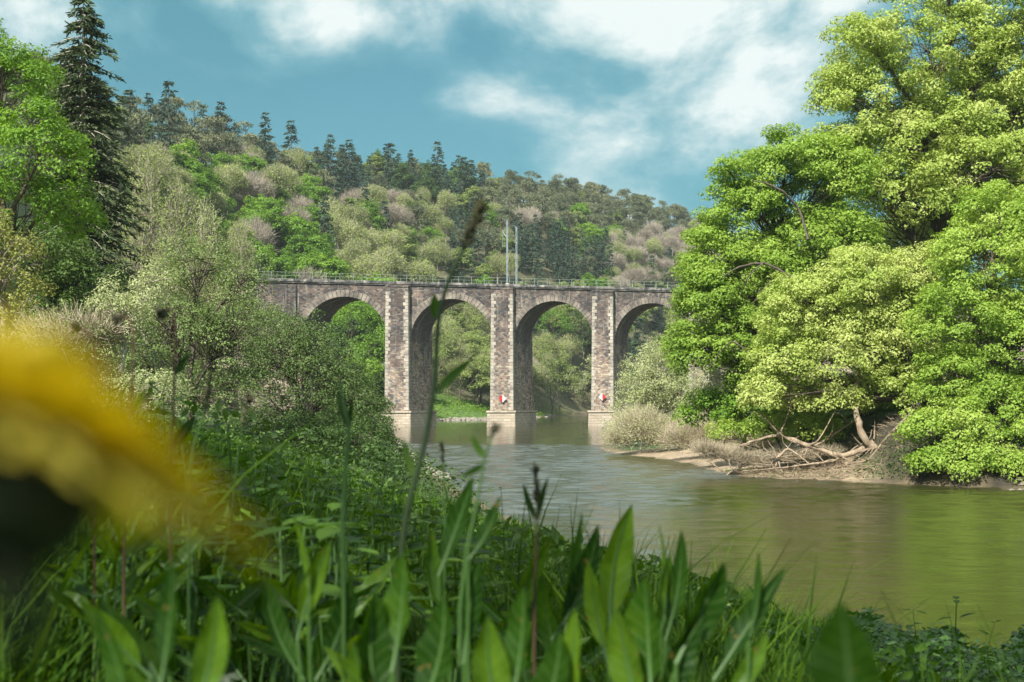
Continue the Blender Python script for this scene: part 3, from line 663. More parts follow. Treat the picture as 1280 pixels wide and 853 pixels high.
# conifers ---------------------------------------------------------
def conifer(mat, H, R, seed, z0=.08, whorls=26, per=6, droop=.25, step=.35, nl=.5, nw=.16, dens=3, r0=.3, ragged=.25, power=.85, bark='bark', k=5):
    rng = np.random.default_rng(seed); tm = MB(); cmb = MB()
    T = np.array([[0, 0, 0], [.02*R, 0, H*.3], [0, .03*R, H*.6], [0, 0, H]]); tube(tm, T, [r0, r0*.75, r0*.42, .02], 8)
    Cs, Ds = [], []
    for i in range(whorls):
        t = (i+rng.random()*.7)/whorls; z = H*(z0+(1-z0)*t); rad = R*(1-t)**power*(1.0 if t > .12 else .6+3.3*t)
        for a in rng.uniform(0, 2*PI, per):
            l = rad*rng.uniform(1-ragged*1.6, 1+ragged*.5)+.15
            n = max(3, int(l/step)+1); tt = np.linspace(0, 1, n)
            dirv = np.array([math.cos(a), math.sin(a), 0])
            P = dirv*(tt*l)[:, None]+np.array([0, 0, 1.])*(z+l*(.12*tt-droop*tt**2*1.3+.10*tt**4))[:, None]
            if l > .8: tube(tm, P[::max(1, n//4)], np.linspace(.03+r0*.12, .012, len(P[::max(1, n//4)])), 3)
            side = np.array([-dirv[1], dirv[0], 0])
            for j in range(1, n):
                w = l*.30*(1-tt[j]*.75)+.12; m = max(2, int(dens*(1+w*1.2)))
                off = rng.uniform(-1, 1, m); q = P[j]+side*(off*w)[:, None]+dirv*(rng.uniform(-.5, .5, m)*step)[:, None]+np.array([0, 0, 1.])*(-np.abs(off)*w*.25-rng.random(m)*.12)[:, None]
                Cs.append(q); d = dirv*.6+side*(off[:, None])*.8+np.array([0, 0, -.35])+rng.normal(size=(m, 3))*.3; Ds.append(d)
    C = np.concatenate(Cs); D = np.concatenate(Ds); needles(cmb, C, D, nl, nw, rng)
    return tm.mesh('trunk', M[bark], True), cmb.mesh('crown', M[mat])
def pine(seed, H=12, R=4, mat='pine', n=46, per=55, size=.42):
    rng = np.random.default_rng(seed); lobes = []
    for i in range(7):
        a = rng.uniform(0, 2*PI); t = rng.uniform(.0, 1); r = R*.55*(1-t*.6); lobes.append([r*math.cos(a), r*math.sin(a), H*(.34+.52*t), R*.55*(1-.35*t), R*.55*(1-.35*t), R*.42])
    lobes.append([0, 0, H*.9, R*.45, R*.45, R*.3])
    C, D, k = crown_clumps(lobes, n, rng, .5, -.2); tm = MB(); skeleton(tm, lobes, C, k, (0, 0, 0), .22, rng, frac=.4, twig=.03, kk=4)
    cm_ = MB(); m = per*n; i = np.repeat(np.arange(n), per); dd = rdir(m, rng, .4); P = C[i]+dd*np.array([1, 1, .5])*(R*.26*rng.random(m)**.5)[:, None]
    needles(cm_, P, dd+np.array([0, 0, .5])+rng.normal(size=(m, 3))*.4, size, size*.42, rng)
    return tm.mesh('trunk', M['bark'], True), cm_.mesh('crown', M[mat])
def bare(seed, H=12, R=5, mat='mauve', n=2600, leafy=None, wide=.055, lobes=None, r0=.18, L0=1.1, bark='palebark'):
    rng = np.random.default_rng(seed)
    if lobes is None:
        lobes = [[0, 0, H*.66, R*.8, R*.8, H*.32]]
        for i in range(5):
            a = i*2*PI/5+rng.random(); lobes.append([R*.45*math.cos(a), R*.45*math.sin(a), H*rng.uniform(.5, .75), R*.55, R*.55, H*.22])
    lobes = np.asarray(lobes, float)
    C, D, k = crown_clumps(lobes, 90, rng, .45, -.3); tm = MB(); skeleton(tm, lobes, C, k, (0, 0, 0), r0, rng, frac=.75, twig=.03, kk=4)
    c2, d2, _ = crown_clumps(lobes, n, rng, .35, -.5)
    cb = MB(); needles(cb, c2-d2*.5, d2*.7+np.array([0, 0, .55])+rng.normal(size=(n, 3))*.45, L0, wide, rng)
    if leafy: c3, d3, _ = crown_clumps(lobes, int(n*leafy[1]), rng, .5, -.5); leaves(cb, c3+rng.normal(size=c3.shape)*.2, d3+rng.normal(size=c3.shape), leafy[2], rng, .6, mi=1)
    return tm.mesh('trunk', M[bark], True), cb.mesh('crown', [M[mat]]+([M[leafy[0]]] if leafy else []))
def dome_lobes(H, R, rng, n=6, z=.6, rz=.28, small=.5):
    L = [[0, 0, H*z, R*.72, R*.72, H*rz*1.15]]
    for i in range(n):
        a = i*2*PI/n+rng.uniform(-.4, .4); L.append([R*.55*math.cos(a), R*.55*math.sin(a), H*rng.uniform(z-.2, z+.18), R*small*rng.uniform(.8, 1.15), R*small*rng.uniform(.8, 1.15), H*rz*rng.uniform(.6, .85)])
    L.append([R*.1, 0, H*(z+.24), R*.38, R*.38, H*.15]); return L

# --- hill woodland ---
def hill_broad(mat, seed, H=12, R=4.6, size=.38, nc=170, per=40):
    rng = np.random.default_rng(seed); H *= rng.uniform(.85, 1.15); R *= rng.uniform(.8, 1.1)
    return broad('tree', mat, 'bark', dome_lobes(H, R, rng, 7, rng.uniform(.5, .62), .26, rng.uniform(.38, .55)), (0, 0, 0), seed, nc, R*.19, per, size, .2, frac=.25, kk=4, tri=True, shell=.4, flat=.6)
KINDS = {
    'spruce': [conifer('spruce', 15, 3.1, 21+i, whorls=20, per=6, step=.55, nl=.75, nw=.30, dens=2.2, r0=.2, ragged=.3) for i in range(3)],
    'pine': [pine(31+i, 12, 4.3) for i in range(4)],
    'bare': [bare(41+i, 12, 4.8, n=4200, wide=.04) for i in range(3)],
    'birch': [bare(51+i, 12.5, 3.9, 'mauve', 1900, ('birch', 1.9, .32), wide=.04) for i in range(4)],
    'bright': [hill_broad('green', 61+i) for i in range(4)],
    'olive': [hill_broad('olive', 71+i, 11.5, 4.4) for i in range(5)],
    'dark': [hill_broad('dkgreen', 81+i, 12, 4.5) for i in range(2)],
}
WORDS = {'spruce': ('spruce_tree', ['slender dark blue-green spruce', 'dark spruce with a pointed top', 'broad dark spruce']),
         'pine': ('pine_tree', ['brownish green pine with tufted crown', 'grey-green pine with flat crown', 'dull green pine with ragged crown', 'rusty green round pine']),
         'bare': ('bare_tree', ['mauve-grey leafless tree', 'bare tree with fine pinkish twigs', 'wide bare tree with grey-brown twigs']),
         'birch': ('birch_tree', ['birch with thin pale yellow-green leaves', 'half-leafed yellowish birch', 'pale birch with sparse foliage', 'birch in thin greenish leaf']),
         'bright': ('leafy_tree', ['bright spring-green round tree', 'fresh green spreading tree', 'bright green tree with lumpy crown', 'narrow bright green tree']),
         'olive': ('leafy_tree', ['olive-green round tree', 'pale olive tree with soft crown', 'yellow-olive bushy tree', 'olive tree with lopsided crown', 'olive tree with a domed crown']),
         'dark': ('leafy_tree', ['deep green round tree', 'dark green broadleaf tree'])}
# which kinds grow where on the slope (looked up by where the tree stands as seen from the bank)
ZONES = [((395, 168, 452, 226), dict(spruce=4, pine=1)), ((452, 175, 486, 205), dict(olive=3, bright=1)), ((395, 168, 604, 245), dict(spruce=7, pine=2, dark=1)),
         ((600, 198, 735, 262), dict(pine=8, olive=1)), ((735, 230, 880, 285), dict(pine=8, olive=1)), ((718, 244, 792, 296), dict(bright=5, olive=2)),
         ((780, 268, 865, 318), dict(bare=7, birch=1)), ((560, 268, 625, 318), dict(spruce=4, pine=2)), ((640, 285, 760, 348), dict(spruce=9, dark=1, pine=1)), ((620, 250, 720, 292), dict(pine=5, bare=2, bright=1)),
         ((760, 305, 860, 350), dict(birch=3, spruce=2, bare=2, olive=1)), ((140, 80, 400, 195), dict(pine=6, spruce=3, dark=1)), ((200, 140, 345, 190), dict(pine=5, spruce=1, bare=1, olive=1)),
         ((150, 150, 210, 330), dict(birch=5, bare=1, olive=1)), ((190, 205, 305, 320), dict(bright=5, birch=3)), ((230, 185, 345, 262), dict(bare=4, birch=2, olive=1, pine=1)), ((300, 238, 392, 345), dict(bright=8, bare=1)),
         ((330, 190, 420, 260), dict(birch=4, olive=3, bare=1, pine=2, bright=1)), ((385, 215, 560, 300), dict(bare=2, birch=4, olive=3, bright=1, pine=2, spruce=1)), ((380, 295, 470, 350), dict(bright=4, birch=4)), ((460, 295, 640, 350), dict(birch=4, olive=5, bare=1)),
         ((345, 160, 480, 215), dict(pine=5, spruce=2)), ((400, 375, 490, 520), dict(bright=6, dark=2)), ((536, 375, 620, 520), dict(olive=4, birch=5)), ((660, 375, 745, 520), dict(olive=4, birch=5, spruce=1)), ((776, 375, 840, 520), dict(spruce=4, olive=3))]
DEF = dict(olive=3, pine=3, birch=2, bare=1, bright=2, spruce=1)
def zone_words(px, py):
    if px < 215: a = 'by the tall fir'
    elif px < 300: a = 'left of the viaduct end'
    elif px < 385: a = 'above the viaduct abutment'
    elif px < 500: a = 'above the leftmost arch'
    elif px < 560: a = 'above the left river pier'
    elif px < 625: a = 'above the second arch'
    elif px < 680: a = 'behind the railway masts'
    elif px < 750: a = 'above the third arch'
    elif px < 810: a = 'above the pier nearest the oaks'
    else: a = 'beside the edge of the oaks'
    return a
def band_words(px, py):
    px = max(px, 100)
    sk = np.interp(px, SKY_PX, SKY_PY); h = (py-sk)/max(40, 352-sk)
    if h < .10: return 'on the skyline'
    if h < .30: return 'just under the ridge'
    if h < .55: return 'on the upper slope'
    if h < .80: return 'on the middle slope'
    if py < 372: return 'low on the slope'
    return 'seen through an arch'
rh = np.random.default_rng(77)
placed = []
def plant_hill():
    used = set(); pts = []
    y = 262.0
    while y < 960:
        sp = 8.6 if y < 520 else 8.2
        xs = np.arange(-.40*y-10, .235*y+10, sp)
        for x in xs:
            X = x+rh.uniform(-.42, .42)*sp; Y = y+rh.uniform(-.42, .42)*sp
            pts.append((X, Y))
        y += sp*.92
    P = np.array(pts); d, far = sdist(P[:, 0], P[:, 1]); s = P[:, 0]/P[:, 1]; B, R, H = hillp(s); Z = height(P[:, 0], P[:, 1])
    # the railway runs on an embankment beyond the left abutment: keep trees off the bridge itself
    rel = P-BO[:2]; nrm = np.array([-BD[1], BD[0]]); across = rel@nrm; along = rel@BD[:2]
    ok = (d > 5) & (P[:, 1] < R+14) & ~((across > -7) & (across < 19) & (along > -2*BAY-75)) & (across > 0)
    ok &= ~((P[:, 1] > 268) & (P[:, 1] < 352) & (s > -.078) & (s < .03))
    P, Z, s = P[ok], Z[ok], s[ok]
    return P, Z, s
HP, HZ, HS = plant_hill()
cand = []
for (X, Y), z in zip(HP, HZ):
    sc = rh.uniform(.80, 1.30)*(1.1 if Y < 480 else 1.0); h = 12*sc; px = 640+F*X/Y; pt = HY-F*(z+h-CZ)/Y; pb = HY-F*(z+h*.35-CZ)/Y; pm = (pt+pb)/2
    if px < -60 or px > 905 or (px < 100 and pt > 190): continue
    if pt > 356 and not any(a-14 < px < b+14 for a, b in ((392, 492), (530, 620), (655, 746), (770, 842))): continue
    if pt > 356 and pb > 540: continue
    kinds = DEF
    for (x0, y0, x1, y1), kk in ZONES:
        if x0 <= px < x1 and y0 <= pm < y1: kinds = kk; break
    ks = list(kinds); w = np.array([kinds[q] for q in ks], float); kind = ks[rh.choice(len(ks), p=w/w.sum())]
    cand.append((Y, X, z, sc, px, pt, pm, kind))
# leave out trees that stand wholly behind nearer ones
cand.sort(); cov = np.zeros((220, 340)); keepers = []
for c in cand:
    Y, X, z, sc, px, pt, pm, kind = c
    hw = 4.2*sc*F/Y; x0, x1 = int((px-hw*.7)/4), int((px+hw*.7)/4)+1; y0 = int((pt+1)/4); y1 = int((pt+9*sc*F/Y)/4)+1
    x0, y0 = max(x0, 0), max(y0, 0); blk = cov[y0:y1, x0:x1]
    if blk.size and (blk > 1.9).mean() > .93: continue
    blk += .62; keepers.append(c)
count = {}
for (Y, X, z, sc, px, pt, pm, kind) in keepers:
    protos = KINDS[kind]; i = int(rh.integers(0, len(protos))); name, looks = WORDS[kind]
    if kind == 'spruce': sc *= rh.uniform(.75, 1.05) if pt > 235 else rh.uniform(.6, 1.25)
    zw, bw_ = zone_words(px, pm), band_words(px, pt)
    lab = f"{looks[i % len(looks)]} {bw_}, {zw}"
    o = empty(name, (X, Y, z-.3), rh.uniform(0, 2*PI), lab, 'tree', f"{name.split('_')[0]} trees {bw_}, {zw}")
    v = rh.uniform(.88, 1.14); o.scale = (sc*v, sc*v, sc/v**.5)
    link('trunk', protos[i][0], o); link('crown', protos[i][1], o)
print('hill trees', len(keepers))

# --- left bank: tall fir, leafy trees, birches, bushes ---
fir_me = conifer('fir', 25.5, 4.0, 5, z0=.10, whorls=46, per=9, droop=.42, step=.28, nl=.36, nw=.11, dens=6.5, r0=.42, ragged=.42, power=.55, bark='palebark')
x_ = (104-640)/F*88; g_ = hgt(x_, 88)
fir = tree_thing('fir_tree', fir_me, (x_, 88, CZ+(HY-462)/F*88), .4, 'very tall dark drooping fir towering over the left bank woods')
fir.scale = (1.0, 1.0, (CZ+(HY+6)/F*88-fir.location.z)/25.5)
x_ = (78-640)/F*90
fir2 = tree_thing('fir_tree', conifer('fir', 17, 2.8, 6, z0=.2, whorls=30, per=6, droop=.42, step=.32, nl=.42, nw=.14, dens=4, r0=.25, ragged=.45, power=.6), (x_, 90.5, CZ+(HY-470)/F*90), 1.3, 'second narrower dark fir standing close against the tall fir')
fir2.scale = (1, 1, 1.22)
px_tree('leafy_tree', 'green', 'bark', 70, (10, 480), [(5, 110, 75, 60), (-60, 180, 80, 90), (55, 200, 60, 70, -2), (20, 270, 80, 60, 1), (-50, 60, 60, 50), (80, 265, 45, 50, 1), (-60, 320, 90, 60)], 101, 420, .60, 110, .14, .35, 'large sunlit green tree at the left edge, in front of the tall fir', depth=1.0, tri=True, frac=.6)
px_tree('leafy_tree', 'dkgreen', 'bark', 82, (45, 480), [(40, 330, 70, 60), (100, 380, 60, 60), (60, 420, 90, 50), (150, 420, 50, 45), (-10, 380, 60, 60)], 102, 320, .7, 100, .16, .3, 'shaded dark green tree filling the gap under the tall fir', tri=True, frac=.5)
px_tree('leafy_tree', 'yellowish', 'palebark', 52, (10, 470), [(5, 330, 48, 50), (-35, 350, 60, 70), (30, 385, 40, 36), (-20, 280, 34, 30)], 103, 150, .42, 60, .11, .15, 'small yellow-brown leafed tree at the left edge below the green tree', frac=.8)
o = tree_thing('bare_bush', bare(104, 3.6, 2.4, 'drytwig', 2400, ('shrub', .6, .10), wide=.018, L0=.6, r0=.06), ((95-640)/F*50, 50, hgt((95-640)/F*50, 50)-.1), 0, 'grey half-dead twiggy bush below the tall fir', 'bush'); o.scale = (1.1, 1.1, 1.25)
for i, (px, Y, top, sc, lab) in enumerate([(182, 122, 180, 1.0, 'slim birch with a pale straight stem just right of the tall fir'), (222, 118, 215, .9, 'slim birch with pinkish pale stem among the left bank bushes'), (258, 126, 235, .9, 'thin birch with yellowish crown between the pale stems and the green hill trees'), (150, 130, 235, .8, 'small birch half hidden behind the tall fir'), (300, 140, 262, .8, 'low birch with sparse crown near the hidden viaduct end')]):
    X = (px-640)/F*Y; g = hgt(X, Y); H = CZ+(HY-top)/F*Y-g
    rng = np.random.default_rng(110+i); lob = [[0, 0, H*.62, 1.9*sc, 1.9*sc, H*.36], [.8, .3, H*.45, 1.6, 1.6, H*.2], [-.9, -.3, H*.5, 1.6, 1.6, H*.22]]
    me = bare(110+i, H, 2.4, 'mauve', 2200, ('birch', 2.6, .17), wide=.03, lobes=lob, r0=.17, L0=.8)
    tree_thing('birch_tree', me, (X, Y, g-.1), 0, lab, group='birches with pale stems on the left bank')
# green-leafed trees and willow bushes between fir and viaduct
px_tree('willow_bush', 'shrub', 'bark', 62, (235, 560), [(215, 420, 70, 80), (290, 430, 70, 75), (170, 470, 50, 60), (250, 340, 52, 50), (310, 360, 36, 42), (240, 510, 100, 50)], 121, 430, .45, 52, .105, .16, 'tall loose willow bush with dark stems in front of the viaduct end', cat='bush', frac=.8, shell=.35)
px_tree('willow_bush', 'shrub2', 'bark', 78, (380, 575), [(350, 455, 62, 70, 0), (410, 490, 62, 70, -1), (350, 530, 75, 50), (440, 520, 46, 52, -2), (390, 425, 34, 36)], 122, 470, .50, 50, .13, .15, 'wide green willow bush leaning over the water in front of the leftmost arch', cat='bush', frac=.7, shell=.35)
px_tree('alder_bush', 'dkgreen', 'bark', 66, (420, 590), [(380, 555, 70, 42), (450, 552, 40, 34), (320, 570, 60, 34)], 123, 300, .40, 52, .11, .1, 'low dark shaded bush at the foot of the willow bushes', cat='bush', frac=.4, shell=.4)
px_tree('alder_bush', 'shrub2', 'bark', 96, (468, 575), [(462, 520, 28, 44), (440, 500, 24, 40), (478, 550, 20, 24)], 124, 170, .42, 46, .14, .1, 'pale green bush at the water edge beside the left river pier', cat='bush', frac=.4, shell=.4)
px_tree('willow_bush', 'willow', 'palebark', 50, (150, 540), [(150, 400, 45, 60), (120, 470, 50, 50), (185, 500, 60, 40), (190, 365, 30, 40)], 125, 230, .36, 55, .085, .1, 'grey-green willow bush below the tall fir with fine leaves', cat='bush', frac=.8, shell=.3)
px_tree('willow_bush', 'shrub', 'bark', 108, (285, 540), [(300, 420, 60, 56), (250, 440, 50, 60), (345, 440, 40, 60), (290, 480, 80, 50)], 126, 520, .62, 60, .15, .15, 'hazy green thicket covering the foot of the viaduct abutment wall', cat='bush', frac=.6, shell=.3)
# cream hedge on the meadow slope
def hedge():
    rng = np.random.default_rng(131); lob = []
    for i in range(11):
        px = -45+i*17; py = 432+i*9+rng.uniform(-5, 5); Y = 27+i*.4; c = W(px, py+14, Y); lob.append([c[0]-(-8.6), Y-28, c[2]-4.6, .42, .55, .36])
    C, D, k = crown_clumps(lob, 330, rng, .5); cb = MB(); fill_clumps(cb, C, D, .17, 46, .055, rng, .7)
    tm = MB()
    for l in lob:
        for _ in range(3): branch(tm, (l[0]+rng.normal()*.1, l[1], -1.0), (l[0]+rng.normal()*.3, l[1]+rng.normal()*.3, l[2]), .02, .008, rng, 5)
    tree_thing('flowering_hedge', (tm.mesh('trunk', M['bark']), cb.mesh('crown', M['cream'])), (-8.6, 28, 4.6), 0, 'low cream-blossomed hedge on the slope below the left bank trees', 'hedge', names=('stems', 'blossom'))
hedge()

# --- beyond the bridge, seen through the arches ---
beyond = [('leafy_tree', 'green', 300, (430, 500), [(440, 420, 42, 44), (405, 450, 40, 44), (475, 440, 34, 50), (450, 395, 30, 26)], 'bright green tree filling the leftmost arch', .42),
          ('leafy_tree', 'dkgreen', 320, (460, 520), [(450, 490, 46, 34), (410, 500, 40, 30)], 'darker green bushy tree low in the leftmost arch', .42),
          ('willow_tree', 'birch', 352, (575, 520), [(575, 450, 34, 48), (548, 470, 28, 40), (604, 470, 28, 44), (580, 415, 22, 22)], 'tall pale yellow-green willow in the second arch', .36),
          ('willow_tree', 'willow', 362, (545, 520), [(545, 430, 24, 38), (540, 480, 26, 30)], 'grey-green willow against the left pier, second arch', .36),
          ('willow_tree', 'olive', 420, (690, 512), [(685, 462, 30, 44), (672, 485, 24, 30), (705, 480, 24, 30)], 'rounded olive willow on the far bank in the third arch', .40),
          ('willow_tree', 'willow', 455, (730, 505), [(728, 480, 26, 28), (748, 474, 22, 30), (712, 490, 20, 20)], 'pale low willow by the bend of the river in the third arch', .40),
          ('leafy_tree', 'dkgreen', 470, (715, 500), [(715, 425, 26, 36), (740, 400, 24, 30)], 'dark green tree behind the willows in the third arch', .45),
          ('leafy_tree', 'bright', 430, (700, 500), [(690, 405, 24, 22)], 'light green tree high in the third arch', .42),
          ('leafy_tree', 'olive', 400, (610, 510), [(606, 420, 24, 34), (618, 465, 18, 34)], 'olive tree against the middle pier in the second arch', .42)]
for i, (nm, mt, Y, bpx, lob, lab, sz) in enumerate(beyond):
    mt = 'green' if mt == 'bright' else mt
    area = sum(a[2]*a[3] for a in lob)*(Y/F)**2
    px_tree(nm, mt, 'bark', Y, bpx, lob, 140+i, int(30+area*.9), 1.25, 34, sz, .2, lab, frac=.3)
for i, (px, Y, top, R, lab) in enumerate([(800, 330, 395, 4.2, 'dark spruce framed by the arch nearest the oaks'), (786, 345, 420, 3.4, 'smaller dark spruce low in the arch nearest the oaks')]):
    X = (px-640)/F*Y; g = hgt(X, Y); H = CZ+(HY-top)/F*Y-g
    tree_thing('spruce_tree', conifer('spruce', H, R, 160+i, whorls=24, per=7, step=.5, nl=.7, nw=.3, dens=2.5), (X, Y, g-.1), 0, lab)

# --- right bank: the big oaks ---
RB = 'big oaks on the right bank'
px_tree('oak_tree', 'oak2', 'bark', 104, (1165, 560), [(1160, 90, 120, 85), (1210, 150, 90, 80), (1120, 190, 90, 70), (1200, 270, 110, 60), (1120, 250, 80, 50, -3), (1060, 130, 50, 50), (1260, 60, 110, 90), (1090, 120, 70, 60, -1), (1075, 50, 42, 34, -3), (1250, 180, 120, 90), (1150, 200, 110, 70), (1330, 120, 100, 120), (1060, 190, 60, 40, -2), (1200, -20, 110, 70), (1100, 260, 90, 60), (1330, 280, 110, 90), (1040, 120, 26, 34), (1240, 230, 90, 60, -5)], 201, 1400, .95, 165, .19, .62,
        'tallest oak, its yellow-green crown rising past the top of the picture', RB, tri=True, flat=.6, frac=.6, shell=.55)
px_tree('oak_tree', 'oak', 'bark', 96, (1010, 570), [(985, 215, 66, 52), (935, 265, 55, 48), (1040, 225, 60, 52), (905, 320, 48, 54), (885, 390, 42, 60), (960, 350, 62, 54), (1030, 310, 72, 60), (872, 450, 38, 50), (925, 430, 54, 58), (910, 218, 22, 16, -2), (945, 490, 40, 44), (868, 350, 22, 30)], 202, 1050, .80, 150, .165, .48,
        'wide green oak reaching out over the water beside the last arch', RB, tri=True, flat=.6, frac=.6, shell=.5)
px_tree('maple_tree', 'oak2', 'bark', 89, (1165, 560), [(1010, 395, 62, 56), (1080, 360, 66, 50), (1060, 440, 70, 60), (985, 460, 50, 48), (1130, 420, 60, 60), (1150, 350, 50, 44), (1040, 500, 56, 30, 1), (1110, 490, 50, 40), (960, 500, 40, 34)], 203, 850, .70, 150, .14, .3,
        'lower yellow-green maple with leaning pale trunk above the sand spit', tri=True, flat=.6, frac=.4, shell=.5)
px_tree('leafy_tree', 'oak', 'bark', 84, (1225, 590), [(1210, 400, 70, 60), (1280, 440, 80, 70), (1190, 480, 56, 50), (1160, 545, 34, 36, -3), (1250, 520, 60, 46, -1), (1330, 380, 80, 90), (1230, 330, 70, 50), (1300, 300, 60, 50), (1200, 535, 50, 38, -3), (1320, 500, 60, 60), (1175, 575, 30, 16, -3.5), (1235, 568, 50, 24, -4), (1300, 560, 50, 34, -5), (1165, 582, 34, 14, -4), (1222, 588, 40, 14, -5), (1278, 586, 40, 20, -6.5), (1250, 280, 60, 50, 1)], 204, 1050, .72, 150, .145, .32,
        'green tree drooping over the dark bank at the right edge', tri=True, flat=.6, frac=.4, shell=.5)
px_tree('leafy_tree', 'oak2', 'bark', 118, (1120, 540), [(1000, 330, 60, 60), (1110, 330, 70, 60), (940, 400, 60, 60), (1220, 300, 80, 70), (1060, 420, 100, 70), (1270, 240, 80, 60), (1180, 420, 100, 80)], 205, 600, 1.3, 130, .26, .4,
        'tree behind the oaks, showing pale green through their gaps', tri=True, flat=.6, frac=.3)
px_tree('leafy_tree', 'green', 'bark', 97, (1090, 560), [(960, 520, 60, 50), (1050, 520, 80, 50), (1150, 500, 80, 70), (1240, 520, 80, 60), (890, 520, 34, 34), (1310, 540, 60, 60)], 215, 560, .9, 130, .19, .2,
        'low spreading tree filling the shade under the oaks', tri=True, flat=.6, frac=.3)
px_tree('willow_bush', 'willow', 'palebark', 100, (930, 560), [(925, 480, 46, 52), (905, 520, 42, 36), (960, 500, 36, 42)], 206, 230, .6, 60, .15, .14, 'grey-green willow bush in front of the oak trunks', cat='bush', frac=.6)
px_tree('leafy_bush', 'oak', 'bark', 92, (985, 580), [(960, 540, 36, 24), (1010, 540, 44, 24), (915, 545, 30, 18)], 209, 170, .42, 66, .14, .1, 'bright green bush behind the driftwood on the sand spit', cat='bush', frac=.3)
o = px_tree('willow_bush', 'willow', 'palebark', 138, (815, 570), [(820, 470, 42, 44), (800, 510, 40, 44), (855, 500, 40, 50), (840, 545, 50, 28), (788, 540, 36, 30), (880, 545, 40, 30), (838, 440, 30, 26), (815, 500, 50, 60)], 207, 700, .7, 50, .15, .12, 'rounded grey-green willow bush at the water edge under the last arch', cat='bush', frac=.9, shell=.3)
def twig_mound(name, Y, lob_px, seed, n, mat, label, wide=.02, L0=.7, leafy=None, cat='bush'):
    rng = np.random.default_rng(seed); px0 = lob_px[0][0]; wide *= .75; X = (px0-640)/F*Y; g = hgt(X, Y); lob = []
    for px, py, rx, ry in lob_px: c = W(px, py, Y); lob.append([c[0]-X, rng.uniform(-1, 1), c[2]-g, rx/F*Y, rx/F*Y*1.1, ry/F*Y])
    me = bare(seed, 3, 2, mat, n, leafy, wide=wide, lobes=lob, r0=.05, L0=L0)
    return tree_thing(name, me, (X, Y, g), 0, label, cat, names=('stems', 'twigs'))
twig_mound('dead_bush', 112, [(880, 545, 40, 28), (920, 550, 40, 26), (850, 552, 32, 24), (960, 555, 34, 20)], 211, 9000, 'drytwig', 'dry pinkish brown twig thicket between the willow and the driftwood', .028, .8, ('birch', .25, .12))
twig_mound('dead_bush', 124, [(800, 540, 40, 34), (772, 552, 20, 20), (835, 548, 34, 28)], 212, 7500, 'drytwig', 'dry cream twigs hanging to the water below the round willow', .028, .8, ('willow', .9, .13))
twig_mound('dead_bush', 90, [(905, 572, 34, 20), (940, 578, 34, 16), (880, 565, 26, 18), (990, 572, 40, 12), (1030, 566, 30, 12)], 213, 6500, 'drytwig', 'tangle of dead twigs at the tip of the sand spit', .022, .6)
twig_mound('scrub_bush', 92, [(1120, 545, 26, 26), (1150, 560, 26, 22), (1100, 565, 18, 14)], 214, 2600, 'drytwig', 'dry grassy scrub right of the leaning trunk', .02, .55, ('willow', .5, .09))

# --- driftwood on the spit ---
def limb(mb, pts, r0, r1, rng, k=7):
    P = np.array(pts, float); n = len(P); t = np.linspace(0, n-1, (n-1)*4+1); Q = np.stack([np.interp(t, np.arange(n), P[:, i]) for i in range(3)], 1)
    Q[1:-1] = (Q[:-2]+2*Q[1:-1]+Q[2:])/4+rng.normal(size=(len(Q)-2, 3))*r0*.15; tube(mb, Q, np.linspace(r0, r1, len(Q))*(1+.1*rng.normal(size=len(Q))), k)
def log_thing(name, pts_px, r0, r1, label, twigs, seed, roots=0):
    rng = np.random.default_rng(seed); P = np.array([W(*p) for p in pts_px]); 
    for i in range(len(P)):                      # keep the wood on or above the sand
        P[i, 2] = max(P[i, 2], hgt(P[i, 0], P[i, 1])+r0*.4)
    c = P[0].copy(); o = empty(name, tuple(c), 0, label, 'driftwood'); mb = MB(); limb(mb, P-c, r0, r1, rng); mb.build('log', M['deadwood'], o, smooth=True)
    for (i, dx, dz, L, r) in twigs:
        a = P[i]-c; e = a+np.array([dx*L, rng.uniform(-.4, .4)*L, dz*L]); b = MB(); limb(b, [a, (a+e)/2+rng.normal(size=3)*.12*L, e], r, r*.35, rng, 5); b.build('branch', M['deadwood'], o, smooth=True)
    if roots:
        b = MB()
        for _ in range(roots):
            a = P[0]-c+rng.normal(size=3)*.15; d = rdir(1, rng, -.2)[0]; e = a+d*rng.uniform(.6, 1.6); limb(b, [a, (a+e)/2+rng.normal(size=3)*.15, e], .05, .012, rng, 4)
        rt = b.build('roots', M['deadwood'], o); 
    return o
log_thing('fallen_tree', [(1092, 566, 88), (1055, 572, 88), (1010, 558, 88.5), (975, 543, 88.5), (940, 552, 89), (925, 558, 89)], .19, .06, 'long fallen tree with bleached limbs lying along the sand spit', [(2, -.9, .5, 2.6, .10), (3, -.8, .7, 2.0, .08), (3, .3, .95, 2.2, .07), (2, .6, .8, 2.8, .08), (4, -.9, -.1, 1.6, .06), (2, -.4, -.5, 1.0, .06), (1, .7, .5, 1.5, .07)], 301, 14)
log_thing('fallen_branch', [(1048, 574, 86.5), (1030, 578, 86.5), (1000, 582, 86.6), (968, 586, 86.5), (928, 589, 86.4)], .09, .03, 'low driftwood branch lying near the water on the sand', [(1, -.6, .5, 1.2, .05), (2, -.7, .4, 1.1, .04), (3, -.6, .7, 1.0, .03)], 302, 6)
log_thing('fallen_branch', [(1135, 573, 87), (1110, 570, 87), (1085, 576, 86.8), (1060, 580, 86.6)], .09, .04, 'thick pale root lying right of the leaning trunk', [(1, .5, .6, 1.0, .05), (2, -.6, .3, .9, .05)], 303, 12)
log_thing('fallen_branch', [(1000, 566, 89.5), (1030, 552, 89.7), (1062, 530, 90), (1072, 522, 90)], .08, .04, 'slanting dead limb propped against the leaning trunk', [(1, .3, .9, 1.4, .05), (2, -.7, .6, 1.2, .05)], 304)
